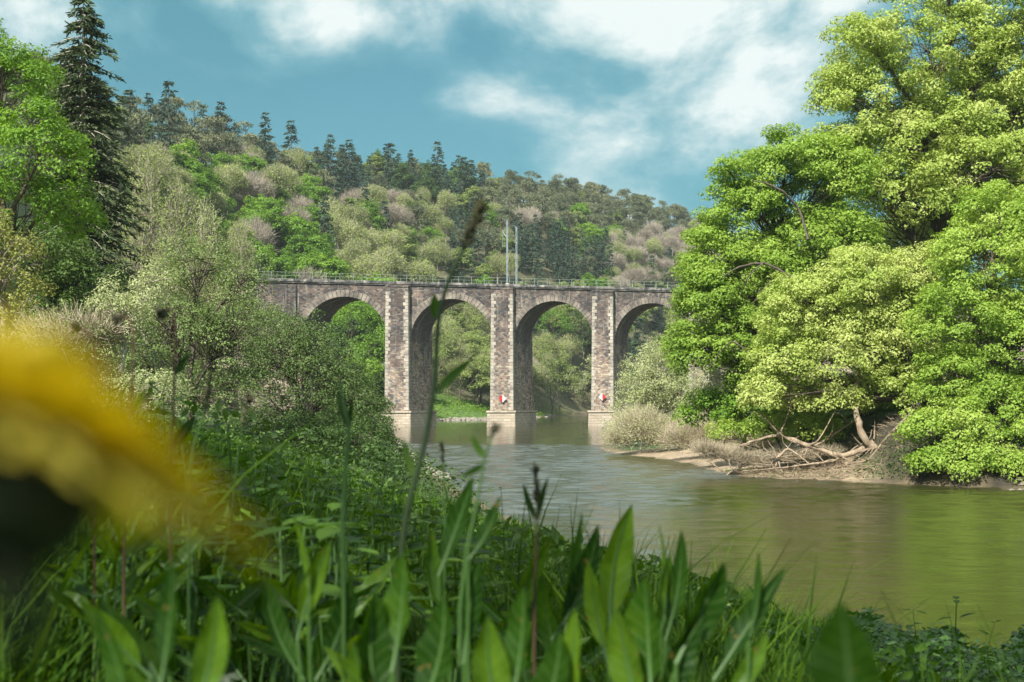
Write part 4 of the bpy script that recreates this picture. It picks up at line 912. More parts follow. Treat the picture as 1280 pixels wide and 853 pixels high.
log_thing('fallen_branch', [(972, 572, 87.6), (985, 560, 87.6), (1000, 571, 87.4), (1012, 580, 87.2)], .09, .04, 'short crooked driftwood in the twig tangle', [(0, -.5, .8, 1.0, .04), (1, -.3, .95, 1.1, .035), (2, .6, .7, 1.0, .035), (1, .5, .5, 1.4, .03)], 305, 10)
log_thing('fallen_branch', [(906, 590, 86.2), (893, 582, 86.3), (884, 572, 86.4)], .05, .02, 'thin dark branch poking out of the water off the spit', [(0, -.8, .5, 1.2, .03), (1, -.5, .8, .8, .02)], 306)
def litter():
    rng = np.random.default_rng(308); n = 2600; t = rng.random(n); px = 905+t*225; Y = rng.uniform(84, 92, n); x = (px-640)/F*Y; d, f = sdist(x, Y); k = (d > .15) & (d < 7); x, Y = x[k], Y[k]; m = len(x); z = height(x, Y); mb = MB()
    D = rng.normal(size=(m, 3)); D[:, 2] = np.abs(D[:, 2])*.35; needles(mb, np.column_stack([x, Y, z+rng.random(m)*.15]), D, rng.uniform(.2, .9, m), .03, rng); o = mb.build('driftwood_litter', M['deadwood']); tag(o, kind='stuff')
litter()
# the leaning pale trunk
def oak_limbs():
    rng = np.random.default_rng(309); Y = 92.3; o = bpy.data.objects['oak_tree.001']; b = np.array(o.location); mb = MB()
    for pts, r in (([(1015, 372), (990, 345), (955, 328), (925, 333), (903, 346)], .13), ([(955, 328), (935, 345), (925, 372)], .06), ([(990, 345), (962, 352), (942, 378)], .07), ([(1010, 300), (1000, 262), (978, 238), (955, 228), (940, 226)], .10), ([(935, 440), (915, 425), (900, 440), (885, 462)], .06)):
        limb(mb, [W(x, y, Y+.6*math.sin(x))-b for x, y in pts], r, r*.35, rng, 5)
    mb.build('limb', M['bark'], o, smooth=True)
oak_limbs()
rng = np.random.default_rng(310); mb = MB(); P = np.array([W(1094, 566, 87.5), W(1083, 553, 87.5), W(1075, 535, 87.6), W(1069, 512, 87.8), W(1066, 490, 88.2), W(1080, 455, 88.8)]); P[0, 2] = hgt(P[0, 0], P[0, 1])-.1; c = P[0].copy()
limb(mb, P-c, .25, .15, rng, 10); o = empty('leaning_trunk', tuple(c), 0, 'leaning pale bare trunk rising from the sand into the leaves', 'tree'); mb.build('trunk', M['deadwood'], o, smooth=True)
b = MB()
for i in range(9):
    a = (rng.uniform(-.5, 2*PI)); e = np.array([math.cos(a)*1.2, math.sin(a)*.7, -.25]); limb(b, [(0, 0, .15), e*.5+np.array([0, 0, .12]), e], .07, .02, rng, 5)
b.build('root', M['deadwood'], o)

# --- stones at the water line ---
def stones(label_pts, name, seed, rr, n, mat='stone_riprap'):
    rng = np.random.default_rng(seed); mb = MB()
    for _ in range(n):
        i = rng.integers(0, len(label_pts)-1); t = rng.random(); a, b_ = np.array(label_pts[i]), np.array(label_pts[i+1]); p = a+(b_-a)*t+rng.normal(size=2)*.7
        r = rr*rng.uniform(.5, 1.4); z = hgt(p[0], p[1]); V = []
        ph = [(-1, 0)]+[(0, k) for k in range(5)]+[(.7, k) for k in range(5)]+[(1, 0)]
        for q, k in ph:
            if abs(q) == 1: V.append((0, 0, q*.6*r))
            else: rad = (1 if q == 0 else .65)*r*rng.uniform(.75, 1.2); V.append((rad*math.cos(k*1.257+q), rad*math.sin(k*1.257+q), q*.6*r))
        T = []
        for k in range(5):
            k2 = (k+1) % 5; T += [(0, 1+k2, 1+k), (1+k, 1+k2, 6+k), (1+k2, 6+k2, 6+k), (6+k, 6+k2, 11)]
        mb.add(np.array(V)+np.array([p[0], p[1], z+.1*r]), T=T)
    o = mb.build(name, M[mat]); tag(o, kind='stuff'); return o
stones([(-19, 322), (-12, 333), (-4, 340), (3, 368), (12, 415)], 'bank_stones', 401, .6, 320)
stones([(-13, 160), (-9.5, 128), (-4, 85)], 'shore_stones', 402, .35, 260)
stones([(27, 76.5), (34, 68), (60, 50)], 'bank_rubble', 403, .22, 500)
def bank_plants(name, pts, seed, n, size, mat, spread, h, label=None):
    rng = np.random.default_rng(seed); pts = np.array(pts, float); i = rng.integers(0, len(pts)-1, n); t = rng.random(n)[:, None]; p = pts[i]+(pts[i+1]-pts[i])*t+rng.normal(size=(n, 2))*spread
    d, f = sdist(p[:, 0], p[:, 1]); p = p[d > .5]; z = height(p[:, 0], p[:, 1]); mb = MB(); m = len(p)
    C = np.column_stack([p, z+rng.random(m)**1.5*h]); leaves(mb, C, np.column_stack([rng.normal(size=(m, 2))*.6, np.ones(m)]), size, rng, .5)
    o = mb.build(name, M[mat]); tag(o, kind='stuff'); return o
bank_plants('bank_undergrowth', [(-30, 300), (-16, 345), (0, 362), (12, 400), (18, 432)], 411, 9000, .5, 'green', 5, 1.2)
bank_plants('shaded_undergrowth', [(-6, 60), (-9, 90), (-14, 128), (-18, 160), (-28, 230)], 412, 26000, .22, 'dkgreen', 3.2, 1.2)
bank_plants('dark_bank_ivy', [(23, 84), (29, 79), (36, 72), (62, 56)], 413, 26000, .16, 'dkgreen', 1.8, .5)
bank_plants('spit_weeds', [(13.5, 95), (16, 89), (22, 86), (27, 82)], 414, 1100, .13, 'green', 1.2, .15)

# --- the air of the valley ---
def haze():
    m = bpy.data.materials.new('valley_air'); m.use_nodes = True; N = m.node_tree.nodes; L = m.node_tree.links
    N.remove(N['Principled BSDF']); v = N.new('ShaderNodeVolumePrincipled'); v.inputs['Color'].default_value = (.80, .92, .96, 1); v.inputs['Density'].default_value = .00012; v.inputs['Anisotropy'].default_value = .2
    L.new(v.outputs[0], N['Material Output'].inputs['Volume'])
    mb = MB(); box(mb, (-3100, -2100, -12), (3100, 4100, 170)); o = mb.build('haze', m); tag(o, kind='stuff')
haze()

# ------------------------------------------------------------------ the near bank: grass, docks, weeds, brambles, dandelion
M['grass'] = leaf_mat('grass_blades', (.009, .030, .004), (.027, .075, .006), (.11, .20, .018), .42, 9, 1.2, .6, .12)
M['dock'] = None
M['nettle'] = leaf_mat('nettle_leaf', (.013, .040, .006), (.036, .095, .009), (.12, .23, .022), .38, 9, 1.5, .6, .15)
def dock_mat():
    m, nt, N, L = new_mat('dock_leaf'); uv = N.new('ShaderNodeUVMap'); sx = N.new('ShaderNodeSeparateXYZ'); L.new(uv.outputs[0], sx.inputs[0])
    ab = N.new('ShaderNodeMath'); ab.operation = 'ABSOLUTE'; L.new(sx.outputs['X'], ab.inputs[0])
    rb_ = N.new('ShaderNodeMapRange'); rb_.inputs['From Min'].default_value = .03; rb_.inputs['From Max'].default_value = .10; rb_.inputs['To Min'].default_value = 1; rb_.inputs['To Max'].default_value = 0; L.new(ab.outputs[0], rb_.inputs['Value'])
    # side veins: a wave on y minus |x|
    df = N.new('ShaderNodeMath'); df.operation = 'MULTIPLY_ADD'; df.inputs[1].default_value = -.14; L.new(ab.outputs[0], df.inputs[0]); L.new(sx.outputs['Y'], df.inputs[2])
    sn = N.new('ShaderNodeMath'); sn.operation = 'MULTIPLY'; sn.inputs[1].default_value = 58; L.new(df.outputs[0], sn.inputs[0])
    si = N.new('ShaderNodeMath'); si.operation = 'SINE'; L.new(sn.outputs[0], si.inputs[0])
    vr = N.new('ShaderNodeMapRange'); vr.inputs['From Min'].default_value = .80; vr.inputs['From Max'].default_value = 1; vr.inputs['To Min'].default_value = 0; vr.inputs['To Max'].default_value = .16; L.new(si.outputs[0], vr.inputs['Value'])
    mxv = N.new('ShaderNodeMath'); mxv.operation = 'MAXIMUM'; L.new(rb_.outputs[0], mxv.inputs[0]); L.new(vr.outputs[0], mxv.inputs[1])
    g = N.new('ShaderNodeNewGeometry'); n = noise(N, L, 30, 4, .6, g.outputs['Position']); oi = N.new('ShaderNodeObjectInfo')
    ad = N.new('ShaderNodeMath'); ad.operation = 'MULTIPLY_ADD'; ad.inputs[1].default_value = .5; L.new(oi.outputs['Random'], ad.inputs[0]); 
    hf = N.new('ShaderNodeMath'); hf.operation = 'MULTIPLY'; hf.inputs[1].default_value = .5; L.new(n.outputs['Fac'], hf.inputs[0]); L.new(hf.outputs[0], ad.inputs[2])
    r = ramp(N, [(.2, (.008, .034, .004)), (.5, (.024, .072, .006)), (.8, (.10, .19, .014))]); L.new(ad.outputs[0], r.inputs[0])
    mx = N.new('ShaderNodeMix'); mx.data_type = 'RGBA'; mx.inputs[7].default_value = (.20, .30, .09, 1); L.new(mxv.outputs[0], mx.inputs[0])
    sp = noise(N, L, 85, 3, .6, g.outputs['Position']); spr = ramp(N, [(.66, (0, 0, 0)), (.70, (1, 1, 1))]); L.new(sp.outputs['Fac'], spr.inputs[0])
    mb_ = N.new('ShaderNodeMix'); mb_.data_type = 'RGBA'; mb_.inputs[7].default_value = (.16, .11, .03, 1); L.new(spr.outputs[0], mb_.inputs[0]); L.new(r.outputs[0], mb_.inputs[6]); L.new(mb_.outputs[2], mx.inputs[6])
    bs = N['Principled BSDF']; L.new(mx.outputs[2], bs.inputs['Base Color']); bs.inputs['Roughness'].default_value = .42; bs.inputs['Specular IOR Level'].default_value = .25
    bp = N.new('ShaderNodeBump'); bp.inputs['Strength'].default_value = .5; bp.inputs['Distance'].default_value = .003; L.new(mxv.outputs[0], bp.inputs['Height']); L.new(bp.outputs[0], bs.inputs['Normal'])
    tr = N.new('ShaderNodeBsdfTranslucent'); hs = N.new('ShaderNodeHueSaturation'); hs.inputs['Hue'].default_value = .48; hs.inputs['Saturation'].default_value = 1.2; hs.inputs['Value'].default_value = 1.7; L.new(mx.outputs[2], hs.inputs['Color']); L.new(hs.outputs[0], tr.inputs['Color'])
    ms = N.new('ShaderNodeMixShader'); ms.inputs[0].default_value = .42; L.new(bs.outputs[0], ms.inputs[1]); L.new(tr.outputs[0], ms.inputs[2]); L.new(ms.outputs[0], N['Material Output'].inputs['Surface'])
    return m
M['dock'] = dock_mat()
M['stem'] = rough_mat('green_stem', [(.3, (.025, .07, .01)), (.7, (.06, .13, .025))], 8, .5, 0)
M['redstem'] = rough_mat('reddish_stem', [(.3, (.05, .022, .014)), (.7, (.11, .05, .03))], 8, .6, 0)
M['backlitstem'] = rough_mat('backlit_green_stem', [(.3, (.014, .032, .008)), (.7, (.035, .065, .015))], 8, .6, 0)  # stem green darkened so it reads as backlit
M['seed'] = rough_mat('grass_seed_husk', [(.3, (.03, .03, .014)), (.7, (.09, .085, .04))], 60, .8, 0)
M['petal'] = leaf_mat('dandelion_petal', (.55, .44, .04), (.62, .52, .06), (.68, .59, .09), .25, 200, 20, .6, .2)
M['bract'] = rough_mat('dandelion_bract', [(.3, (.006, .010, .004)), (.7, (.02, .032, .012))], 90, .6, 0)
SIL_X = [-400, 100, 200, 300, 400, 500, 600, 700, 800, 900, 1000, 1100, 1280, 1700]
SIL_Y = [455, 466, 484, 522, 560, 602, 646, 678, 700, 735, 800, 828, 838, 850]
def sil(px): return np.interp(px, SIL_X, SIL_Y)
def field(name, n, y0, y1, hmin, hmax, width, seed, seg=4, mat='grass', clip=True, xl=.44, power=1.0, reach=(.55, 1.25)):
    """grass blades rooted in the slope, each bent its own way"""
    rng = np.random.default_rng(seed); u = rng.random(n)
    y = y0*(y1/y0)**u if power == 1.0 else y0+(y1-y0)*u**power
    x = rng.uniform(-xl, xl, n)*y+rng.normal(size=n)*.05
    d, far = sdist(x, y); k = (d > .6) & ~far; x, y = x[k], y[k]; n = len(x); z = height(x, y)-.01
    h = rng.uniform(hmin, hmax, n)*(.72+.30*np.sin(x*3.1+np.sin(y*2.3))+.25*np.sin(x*7.7+1.7*np.sin(y*4.1+x)))
    if clip:
        top = CZ-(sil(640+F*x/y)-HY)/F*y; lim = (top-z)*rng.uniform(*reach, n); h = np.clip(np.minimum(h, np.maximum(lim, .07)), .05, None)
    a = rng.uniform(0, 2*PI, n); lean = h*rng.uniform(.10, .65, n)
    P0 = np.column_stack([x, y, z]); dirv = np.column_stack([np.cos(a), np.sin(a), 0*a]); side = np.column_stack([-np.sin(a), np.cos(a), 0*a])
    tw = rng.uniform(-.7, .7, n)[:, None]; side = norm(side+dirv*tw)
    w = width*rng.uniform(.6, 1.4, n)
    V = []
    for j in range(seg+1):
        t = j/seg; c = P0+dirv*(lean*t*t)[:, None]+np.array([0, 0, 1.])*(h*(t-.18*t**3))[:, None]; ww = (w*(1-t**1.6)*.5+.0004)[:, None]; V += [c-side*ww, c+side*ww]
    V = np.stack(V, 1).reshape(-1, 3); b = (np.arange(n)*(2*(seg+1)))[:, None]; j = np.arange(seg)[None]*2
    Q = np.stack([b+j, b+j+1, b+j+3, b+j+2], -1).reshape(-1, 4)
    mb = MB(); mb.add(V, Q); o = mb.build(name, M[mat]); tag(o, kind='stuff'); return o
field('grass', 27000, .95, 7, .35, .75, .008, 501, 3)
field('grass', 26000, 5, 26, .30, .75, .014, 502, 2)
field('grass', 22000, 18, 75, .25, .6, .03, 503, 2, clip=False)
field('meadow_grass', 9000, 1.1, 8, .35, .72, .010, 504, 6)
field('meadow_grass', 14000, 3, 12, .4, .8, .008, 505, 4)

field('tall_grass', 3600, 1.8, 6.5, .7, 1.2, .009, 506, 6, reach=(.95, 1.42))

def dock_leaf(base, tip, width, bow, seed, roll=0.0, wavy=.10, fold=.25, petiole=.16):
    """lance-shaped leaf blade with folded midrib, wavy margin and stalk; vertices relative to base"""
    rng = np.random.default_rng(seed); base = np.asarray(base, float); tip = np.asarray(tip, float); ax = tip-base; Ln = np.linalg.norm(ax)
    view = norm(np.array([[base[0], base[1], base[2]-CZ]]))[0]
    side = norm(np.cross(ax, view)[None])[0]; nr = norm(np.cross(side, ax)[None])[0]
    cr, sr = math.cos(roll), math.sin(roll); side, nr = side*cr+nr*sr, nr*cr-side*sr
    b = np.asarray(bow)*Ln
    mid = ax*.5+side*b[0]+nr*b[1]
    n, m = 15, 7; ts = np.linspace(0, 1, n)[:, None]; Cn = 2*ts*(1-ts)*mid+ts*ts*ax
    T = norm(np.gradient(Cn, axis=0)); V = []; uv = []
    ph = rng.uniform(0, 6)
    for i in range(n):
        t = (ts[i, 0]-petiole)/(1-petiole); prof = 0.02 if t < 0 else max(.02, math.sin(PI*min(1, max(0, t))**.80)**.75*(1-.12*t))
        s_ = norm((side-T[i]*(side@T[i]))[None])[0]; n_ = np.cross(T[i], s_)
        for j in range(m):
            q = (j/(m-1))*2-1; w = width*.5*prof
            V.append(Cn[i]+s_*q*w*(1-.15*fold)+n_*(abs(q)**1.3*fold*w+wavy*w*q*q*math.sin(ph+i*1.35+(1.7 if q > 0 else 0)))); uv.append((q, ts[i, 0]))
    Q = []; UV = []
    for i in range(n-1):
        for j in range(m-1):
            f = (i*m+j, i*m+j+1, (i+1)*m+j+1, (i+1)*m+j); Q.append(f); UV += [uv[a] for a in f]
    mb = MB(); mb.add(V, Q, uv=UV); tube(mb, Cn-np.array([0, 0, .0006]), np.linspace(.0032, .0006, n)*min(1.6, width/.04), 5, mi=1); return mb
def plant_base(px, Y):
    x = (px-640)/F*Y; return np.array([x, Y, hgt(x, Y)-.01])
def dock_plant(label, px, Y, specs, group=None, name='dock_plant'):
    """specs: (tip px, tip py, base px, base py, width px, roll, side bow)"""
    b = plant_base(px, Y); o = empty(name, tuple(b), 0, label, 'plant', group)
    for i, s in enumerate(specs):
        tx, ty, bx, by, w = s[:5]; roll = s[5] if len(s) > 5 else 0; bow = s[6] if len(s) > 6 else .06; dy = s[7] if len(s) > 7 else 0.0
        tip = W(tx, ty, Y+dy); root = W(bx, by, Y+dy*.3)
        lf = dock_leaf(root, tip, w*.84/F*Y, (bow*1.4, .16), hash((tx, ty)) % 9999, roll+.35*math.sin(tx), .16, .45); lo = lf.build('leaf', [M['dock'], M['stem']], o, smooth=True, loc=tuple(root-b))
        st = MB(); e = root-b; tube(st, [np.array([0, 0, 0]), e*.5+np.array([.01, 0, 0]), e], [.0028, .0024, .002], 5); st.build('stalk', M['stem'], lo)
        st_o = lo.children[0]; st_o.location = tuple(-(root-b))
    return o
dock_plant('upright dock with one broad tall leaf, the tallest of the row before the water', 768, 1.65, [(790, 630, 764, 800, 56, 0, .05), (735, 700, 760, 830, 34, .4), (800, 740, 770, 850, 40, -.5)])
dock_plant('dock with pale green leaves leaning to the pier side', 705, 1.75, [(748, 655, 690, 800, 42, .2, -.06), (690, 672, 650, 790, 34, -.2, .08), (728, 640, 706, 790, 20, .9), (675, 720, 700, 850, 36, .3)])
dock_plant('dock with a dark leaf and a light leaf below the bent grass stem', 560, 1.5, [(592, 596, 548, 720, 38, .1, .04), (625, 620, 585, 700, 26, .5, -.04), (540, 660, 560, 780, 34, -.4), (600, 700, 580, 830, 44, .2)])
dock_plant('dock with two narrow upright leaves rolled shut', 835, 1.55, [(824, 655, 826, 790, 20, .9, .02), (852, 662, 832, 800, 30, .3, -.05), (838, 690, 840, 830, 26, -.4)])
dock_plant('dock with dark curled leaves catching blue sky light', 830, 1.3, [(905, 702, 845, 830, 62, -.75, -.10), (806, 722, 815, 880, 78, .3, .08), (770, 760, 800, 900, 60, .5, .05), (880, 770, 830, 900, 50, -.5)])
dock_plant('dock with long narrow leaves slanting outward over the brambles', 905, 1.45, [(982, 710, 892, 850, 40, .1, .05), (948, 688, 936, 800, 16, .7, -.02), (960, 790, 900, 880, 34, .4, -.08)])
dock_plant('single broad dark blurred leaf nearest to the water side', 1070, .62, [(1052, 752, 1068, 930, 118, .15, .02)], name='dock_plant')
dock_plant('dock with a slender bright leaf under the thin green stem', 385, 1.5, [(414, 676, 372, 800, 36, .2, .05), (365, 640, 385, 760, 22, .8, -.03), (440, 720, 395, 850, 46, .2, -.06), (330, 720, 380, 850, 40, -.4, .06)])
dock_plant('dock with wide leaves at the foot of the bent grass stem', 500, 1.2, [(505, 690, 490, 840, 60, .5, .05), (470, 740, 480, 900, 70, -.2, .05), (555, 745, 520, 900, 74, .3, -.05), (440, 800, 470, 930, 56, .6, .04)])
dock_plant('dock with blurred leaves in front of the dandelion stem', 210, .95, [(215, 700, 200, 860, 44, .3, .04), (272, 745, 240, 900, 56, -.3, -.06), (165, 830, 220, 960, 80, .2, .1), (120, 760, 170, 920, 46, .4, .03)])
dock_plant('dock with short broad leaves low among the grass', 640, 1.15, [(655, 735, 640, 880, 60, .4, .05), (610, 770, 630, 920, 66, -.3, .05), (700, 790, 660, 930, 64, .1, -.07), (720, 760, 700, 920, 44, .7, .03)])
def near_words(px, Y):
    a = 'by the hooked reddish stalks' if px < 210 else 'below the tall willow bushes' if px < 320 else 'below the wide willow bush' if px < 410 else 'round the thick pale stem' if px < 480 else 'round the bent grass stem' if px < 570 else 'behind the dark weed stem' if px < 650 else 'in front of the blue water' if px < 800 else 'next to the brambles'
    b = 'in the nearest row' if Y < 2.3 else 'in the second row' if Y < 3.4 else 'on the middle of the slope' if Y < 6 else 'far down the slope'
    return b+', '+a
# more docks filling the grass
rd = np.random.default_rng(520)
for i in range(64):
    Y = rd.uniform(1.2, 3.6); px = rd.uniform(60, 900); b = plant_base(px, Y); top = CZ-(sil(px)+rd.uniform(15, 70)-HY)/F*Y; H = min(max(.12, top-b[2]), .62)
    o = empty('dock_plant', tuple(b), 0, 'leafy dock '+near_words(px, Y), 'plant', 'docks '+near_words(px, Y))
    for j in range(rd.integers(3, 6)):
        a = rd.uniform(0, 2*PI); l = rd.uniform(.07, .16); root = b+np.array([math.cos(a)*.02, math.sin(a)*.02, max(.03, H-l*rd.uniform(.8, 1.4))]); tip = root+np.array([math.cos(a)*l*.8, math.sin(a)*l*.5, l*rd.uniform(.15, .95)]); tip[2] = min(tip[2], b[2]+H*1.02)
        lo = dock_leaf(root, tip, l*rd.uniform(.22, .34), (rd.uniform(-.1, .1), .14), int(rd.integers(9999)), rd.uniform(-1.2, 1.2), .16, .45).build('leaf', [M['dock'], M['stem']], o, smooth=True, loc=tuple(root-b))
        st = MB(); tube(st, [-(root-b), -(root-b)*.5+np.array([rd.normal()*.02, 0, 0]), np.zeros(3)], .0017, 4); st.build('stalk', M['stem'], lo)

def slope_weeds(name, n, y0, y1, size, mat, seed, hmax, lo=.1):
    rng = np.random.default_rng(seed); y = y0*(y1/y0)**rng.random(n); x = rng.uniform(-.42, .30, n)*y; cl = np.sin(x*2.3+np.sin(y*1.1))+np.sin(y*1.9+x*1.3)+rng.normal(size=n)*.6; d, far = sdist(x, y)
    k = (cl > -.3) & (d > .5) & ~far; x, y, cl = x[k], y[k], cl[k]; m = len(x); z = height(x, y); top = CZ-(sil(640+F*x/y)+5-HY)/F*y; h = np.clip(np.minimum(hmax*(.5+.25*cl), (top-z)*1.1), .08, None)
    C = np.column_stack([x, y, z+h*rng.uniform(lo, 1, m)]); mb = MB()
    leaves(mb, C, np.column_stack([rng.normal(size=(m, 2))*.7, np.ones(m)*.8]), size, rng, .5); o = mb.build(name, M[mat]); tag(o, kind='stuff')
slope_weeds('slope_weeds', 42000, 3.5, 26, .055, 'nettle', 571, .75)
slope_weeds('slope_weeds', 16000, 6, 30, .085, 'dkgreen', 572, .9)
# nettles and other leafy weeds
def ovate(L, wd, rng, teeth=9):
    V = [(0, 0, 0)]; n = teeth; up = []; dn = []
    for i in range(1, n*2):
        t = i/(n*2.0); w = wd*.5*math.sin(PI*t**.75)**.9*(1.0 if i % 2 else .82); up.append((t*L, w, .10*w-.12*L*t*t)); dn.append((t*L, -w, .10*w-.12*L*t*t))
    mid = [(i/(n*2.0)*L, 0, -.02*L-.12*L*(i/(n*2.0))**2) for i in range(n*2+1)]
    V = mid+up+dn; m = len(mid); k = len(up); T = []; Q = []
    for s, off in ((1, m), (-1, m+k)):
        T.append((0, 1, off) if s > 0 else (0, off, 1)); T.append((m-2, m-1, off+k-1) if s > 0 else (m-2, off+k-1, m-1))
        for i in range(k-1):
            q = (i+1, i+2, off+i+1, off+i); Q.append(q if s > 0 else q[::-1])
    return np.array(V, float), Q, T
def weed(seed, H, L, pairs=6):
    rng = np.random.default_rng(seed); o = []; st = MB(); P = bez(np.zeros(3), np.array([.02, .01, H*.5]), np.array([rng.uniform(-.04, .04), rng.uniform(-.04, .04), H]), 8); tube(st, P, np.linspace(.0035, .0015, 8), 5)
    lv = []
    for i in range(pairs):
        t = .3+.7*i/(pairs-1); p = P[int(t*7)]; a0 = i*PI/2+rng.uniform(-.3, .3)
        for s in (0, PI):
            a = a0+s; l = L*(1-.45*t)*rng.uniform(.85, 1.1); V, Q, T = ovate(l, l*.58, rng); c, s2 = math.cos(a), math.sin(a); el = rng.uniform(-.1, .5)
            x = V[:, 0]*math.cos(el)-V[:, 2]*math.sin(el)+.012; z = V[:, 0]*math.sin(el)+V[:, 2]*math.cos(el); mb = MB(); mb.add(np.column_stack([x*c-V[:, 1]*s2, x*s2+V[:, 1]*c, z]), Q=Q, T=T); lv.append((mb.mesh('leaf', M['nettle'], True), tuple(p)))
    return st.mesh('stem', M['stem'], True), lv
weeds = [weed(530+i, .42, .085+.02*(i % 2)) for i in range(4)]
def place_weed(i, loc, rz, sc, label, group=None, name='nettle'):
    o = empty(name, loc, rz, label, 'plant', group); o.scale = (sc,)*3; st, lv = weeds[i % 4]; link('stem', st, o)
    for me, p in lv: link('leaf', me, o, p)
for i, (px, py, Y, sc, lab) in enumerate([(282, 528, 3.2, 1.25, 'large nettle with toothed leaves below the willow bushes'), (325, 560, 3.4, 1.0, 'nettle beside the large nettle, a little lower on the slope'), (462, 578, 3.0, .95, 'nettle standing just in front of the low dark bush'), (492, 588, 3.0, .8, 'small nettle at the edge of the shore below the left pier'),
                                          (238, 512, 2.3, .9, 'nettle growing up the reddish hooked stalk'), (545, 650, 2.2, .7, 'short nettle at the foot of the bent grass stem')]):
    x = (px-640)/F*Y; z = W(px, py, Y)[2]-.42*sc; place_weed(i, (x, Y, z), i*1.3, sc, lab)
for i in range(130):
    Y = 2.2+9*rd.random()**1.3; px = rd.uniform(110, 660); x = (px-640)/F*Y; g = hgt(x, Y); top = CZ-(sil(px)+rd.uniform(0, 40)-HY)/F*Y; sc = min(max((top-g)/.42, .3), 1.5)
    place_weed(i, (x, Y, g-.01), rd.uniform(0, 6), sc, ('tall ' if sc > .95 else 'short ')+'nettle '+near_words(px, Y), 'nettles '+near_words(px, Y))

# tall stalks in front
def stalk(name, pts, Y, r, label, mat='stem', head=None, leafs=(), seed=0):
    rng = np.random.default_rng(seed); P = np.array([W(px, py, Y) for px, py in pts]); b = P[0].copy(); g = hgt(b[0], b[1]); b[2] = g
    n = len(P); t = np.linspace(0, n-1, (n-1)*5+1); Q = np.stack([np.interp(t, np.arange(n), P[:, i]) for i in range(3)], 1)
    for _ in range(3): Q[1:-1] = (Q[:-2]+2*Q[1:-1]+Q[2:])/4
    Q = np.concatenate([[b], Q])-b; o = empty(name, tuple(b), 0, label, 'plant'); mb = MB(); tube(mb, Q, np.linspace(r, r*.5, len(Q)), 6); mb.build('stem', M[mat], o, smooth=True)
    if head:
        a, hl, hw, m = head; hb = MB(); k = max(2, int(len(Q)*(1-a))); seg = Q[-k:]; i = rng.integers(0, k, m); f = rng.random(m)[:, None]; j = np.minimum(i+1, k-1); c = seg[i]*(1-f)+seg[j]*f
        needles(hb, c+rng.normal(size=(m, 3))*hw*.3, norm(np.gradient(seg, axis=0))[i]*.9+rng.normal(size=(m, 3))*.45, hl, hl*.4, rng); hb.build('seed_head', M['seed'], o)
    for (bx, by, tx, ty, w) in leafs:
        rt = W(bx, by, Y); tp = W(tx, ty, Y+.02); lf = dock_leaf(rt, tp, w/F*Y, (.08, .05), int(rng.integers(999)), .2, .02, .2, .02); lf.build('leaf', [M['grass'], M['stem']], o, smooth=True, loc=tuple(rt-b))
    return o
stalk('grass_stem', [(497, 760), (505, 650), (530, 560), (544, 480), (547, 400), (560, 350), (585, 300), (600, 262)], 1.5, .0036, 'tall bent grass stem with drooping seed head crossing the second arch', 'backlitstem', (.80, .010, .0028, 150), [(546, 492, 592, 448, 12), (548, 400, 543, 366, 15), (520, 600, 505, 548, 10)], 1)
stalk('weed_stem', [(575, 760), (583, 690), (598, 620), (606, 570), (618, 540)], 1.25, .0018, 'thin dark stem with a few hanging leaves rising before the water', 'stem', (.9, .008, .003, 16), [(606, 572, 590, 544, 11), (604, 580, 575, 596, 9)], 2)
stalk('grass_stem', [(668, 760), (670, 690), (672, 640), (669, 590)], 1.7, .0018, 'short grass spike with brown tip standing against the blue water', 'redstem', (.7, .010, .003, 50), [(672, 650, 686, 596, 9), (671, 650, 654, 604, 9)], 3)
stalk('weed_stem', [(430, 760), (428, 650), (432, 580), (437, 535), (428, 500), (424, 478)], 1.5, .0030, 'thick pale green stem with a swollen node before the leftmost arch', 'stem', None, [(437, 535, 424, 490, 12), (436, 538, 442, 500, 8)], 4)
stalk('sorrel_stalk', [(213, 640), (215, 560), (218, 470), (219, 400), (214, 384), (205, 390)], 1.8, .0020, 'tallest reddish stalk with a hooked top before the birches', 'redstem', (.90, .010, .005, 70), [(219, 470, 240, 440, 9), (218, 560, 246, 520, 16)], 5)
stalk('sorrel_stalk', [(155, 660), (160, 560), (166, 470), (167, 410), (160, 396), (150, 398)], 1.9, .0020, 'middle reddish stalk with hooked brown top', 'redstem', (.90, .010, .005, 60), [(164, 520, 182, 486, 10)], 6)
stalk('sorrel_stalk', [(118, 660), (119, 560), (121, 470), (118, 430), (108, 414), (98, 410)], 2.0, .0020, 'lowest hooked stalk, closest to the dandelion', 'redstem', (.90, .010, .005, 50), [(120, 500, 104, 470, 10)], 7)
stalk('grass_stem', [(236, 640), (240, 560), (256, 520), (262, 476)], 1.7, .0022, 'leaning grass stem with dense dark seed head beside the tallest reddish stalk', 'stem', (.6, .008, .002, 70), [], 8)
stalk('grass_stem', [(262, 800), (290, 640), (298, 560), (310, 500)], 2.2, .0016, 'fine green grass stem among the nettles', 'stem', (.75, .010, .004, 50), [], 9)
stalk('grass_stem', [(555, 800), (556, 690), (556, 610), (553, 560)], 1.9, .0016, 'straight fine grass stem in front of the river', 'stem', (.8, .008, .003, 30), [], 10)

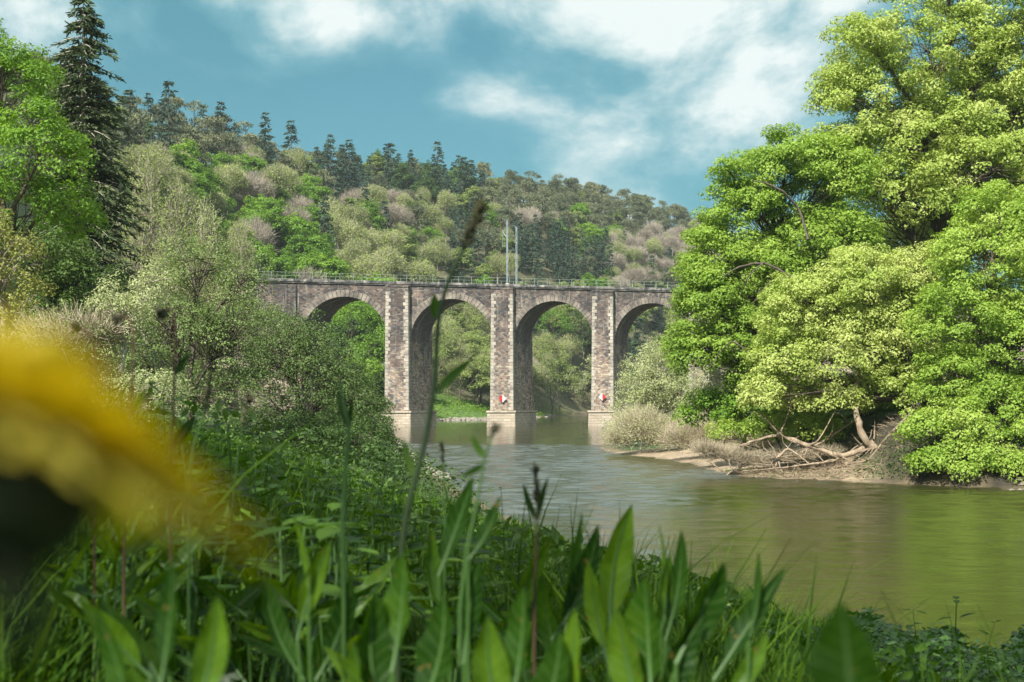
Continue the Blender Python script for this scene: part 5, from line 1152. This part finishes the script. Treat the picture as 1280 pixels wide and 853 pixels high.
# brambles at the water side
def brambles():
    rng = np.random.default_rng(541); n = 5200; px = rng.uniform(840, 1360, n); Y = rng.uniform(6.5, 10.5, n); x = (px-640)/F*Y; g = height(x, Y)
    topp = 792+16*np.sin(px*.021+1)+10*np.sin(px*.057)-(Y-8)*3; top = CZ-(topp-HY)/F*Y; t = rng.random(n)**.6; z = g+(np.maximum(top-g, .15))*t
    C = np.column_stack([x, Y, z]); mb = MB()
    for k in range(3):
        off = rng.normal(size=(n, 3))*.022; leaves(mb, C+off, np.column_stack([rng.normal(size=(n, 2))*.55, np.ones(n)]), .052, rng, .62)
    o = mb.build('bramble_leaves', M['bramble']); tag(o, kind='stuff')
    cb = MB()
    for _ in range(60):
        p = rng.uniform(850, 1340); Yc = rng.uniform(7, 10); X = (p-640)/F*Yc; a = np.array([X, Yc, hgt(X, Yc)]); e = a+np.array([rng.uniform(-.6, .6), rng.uniform(-.3, .3), rng.uniform(.25, .5)]); branch(cb, a, e, .004, .002, rng, 7, .15, .15, 4)
    o = cb.build('bramble_canes', M['redstem']); tag(o, kind='stuff')
M['bramble'] = leaf_mat('bramble_leaf', (.03, .08, .015), (.07, .16, .03), (.16, .28, .07), .30, 14, 2, .4, .5)
brambles()
for i, (px, py, Y, sc, lab) in enumerate([(1188, 748, 7.5, 1.25, 'tallest leafy shoot sticking up from the brambles'), (1150, 765, 8.0, 1.0, 'smaller shoot left of the tallest bramble shoot'), (1232, 778, 7.6, .9, 'bent shoot at the water side edge of the brambles'), (1010, 775, 8.2, .7, 'low shoot in the brambles beside the dark blurred leaf')]):
    x = (px-640)/F*Y; H = .55*sc; place_weed(i, (x, Y, W(px, py, Y)[2]-.42*sc*1.3), i*1.1, sc*1.3, lab, name='bramble_shoot')

# the dandelion almost touching the lens
def dandelion():
    rng = np.random.default_rng(551); Y = .15; c = W(6, 545, Y); ax = norm(np.array([[.31, .26, .90]]))[0]; u = norm(np.cross(ax, [0, 1., 0])[None])[0]; v = np.cross(ax, u)
    o = empty('dandelion', (float(c[0])-.004, Y+.01, hgt(c[0], Y)), 0, 'big out-of-focus yellow dandelion head filling the near left edge', 'flower'); b = np.array(o.location)
    mb = MB(); n = 420
    for i in range(n):
        el = math.radians(min(100, max(-8, abs(rng.normal(0, 38))-6))); a = rng.uniform(0, 2*PI); l = (.0120+.0190*math.exp(-max(0, math.degrees(el))/16.))*rng.uniform(.9, 1.05)
        r_ = u*math.cos(a)+v*math.sin(a); d = r_*math.cos(el)+ax*math.sin(el); s = norm(np.cross(d, ax)[None])[0]; nn = np.cross(s, d); w = .0011*rng.uniform(.8, 1.2); V = []
        for j in range(6):
            t = j/5; p = c+ax*.001+d*l*t-ax*(.10*l*t*t)+nn*.0004*math.sin(3*t); ww = w*(.5+.6*math.sin(PI*min(1, t*.8+.1))); V += [p-s*ww, p+s*ww]
        mb.add(np.array(V)-b, [(2*j, 2*j+1, 2*j+3, 2*j+2) for j in range(5)])
    pt = mb.build('ray_florets', M['petal'], o); pt['kind'] = 'stuff'
    iv = MB(); P = [c-ax*t*.001*16+np.array([0, 0, 0]) for t in np.linspace(0, 1, 7)]; tube(iv, np.array(P)-b, [.009, .0115, .0125, .0120, .010, .007, .003], 14)
    for i in range(16):
        a = i*2*PI/16; r_ = u*math.cos(a)+v*math.sin(a); s = norm(np.cross(r_, ax)[None])[0]; V = []
        for j in range(5):
            t = j/4; p = c-ax*.013+r_*(.006+.007*math.sin(2.2*t))-ax*(.004*t-.002+.007*t*t); ww = .0018*(1-t)+.0002; V += [p-s*ww, p+s*ww]
        iv.add(np.array(V)-b, [(2*j, 2*j+1, 2*j+3, 2*j+2) for j in range(4)])
    iv.build('involucre', M['bract'], o, smooth=True)
    e = c-ax*.016; g = b.copy(); sb = MB(); tube(sb, bez(g-b, (e-b)*.5+np.array([.010, 0, -.05]), e-b, 14), .0021, 10); sb.build('stem', M['bract'], o, smooth=True)
dandelion()

# unseen trees added behind and left of the viewpoint to shade this bank
sh = np.random.default_rng(561)
tree_thing('leafy_tree', broad('tree', 'green', 'bark', [[0, 0, 9.5, 3.2, 3.2, 2.6], [3.6, 4.6, 9.2, 2.4, 2.4, 1.4], [5.0, 1.8, 9.8, 2.4, 2.4, 1.5], [2.4, .8, 8.8, 2.4, 2.4, 1.7], [-2, 1.5, 9, 2.4, 2.4, 1.8], [.4, -2.6, 9, 2.4, 2.4, 1.8], [.8, .6, 11.4, 2, 2, 1.4]], (0, 0, 0), 562, 230, .8, 60, .22, .3, frac=.5), (-4.6, -2.9, hgt(-4.6, -2.9)-.1), 0, 'unseen tree added behind the viewpoint so its crown shades the near grass')

tree_thing('leafy_tree', broad('tree', 'green', 'bark', [[0, 0, 9.5, 3.4, 3.4, 2.6], [6.2, 5.4, 9.8, 2.6, 2.6, 1.4], [5.2, 8.6, 10.6, 2.6, 2.6, 1.4], [2.6, 1.8, 9.6, 2.6, 2.6, 1.8], [1, 5, 9.4, 2.6, 2.6, 1.8], [3.2, 6.4, 10, 2.2, 2.2, 1.5], [.8, .6, 11.4, 2, 2, 1.4]], (0, 0, 0), 563, 230, .8, 46, .22, .3, frac=.5), (-10.2, -1.0, hgt(-10.2, -1.0)-.1), 0, 'second unseen tree added behind the viewpoint, its boughs shading the slope of weeds')  # also unseen, its boughs placed to shade the weeds and cut sky light
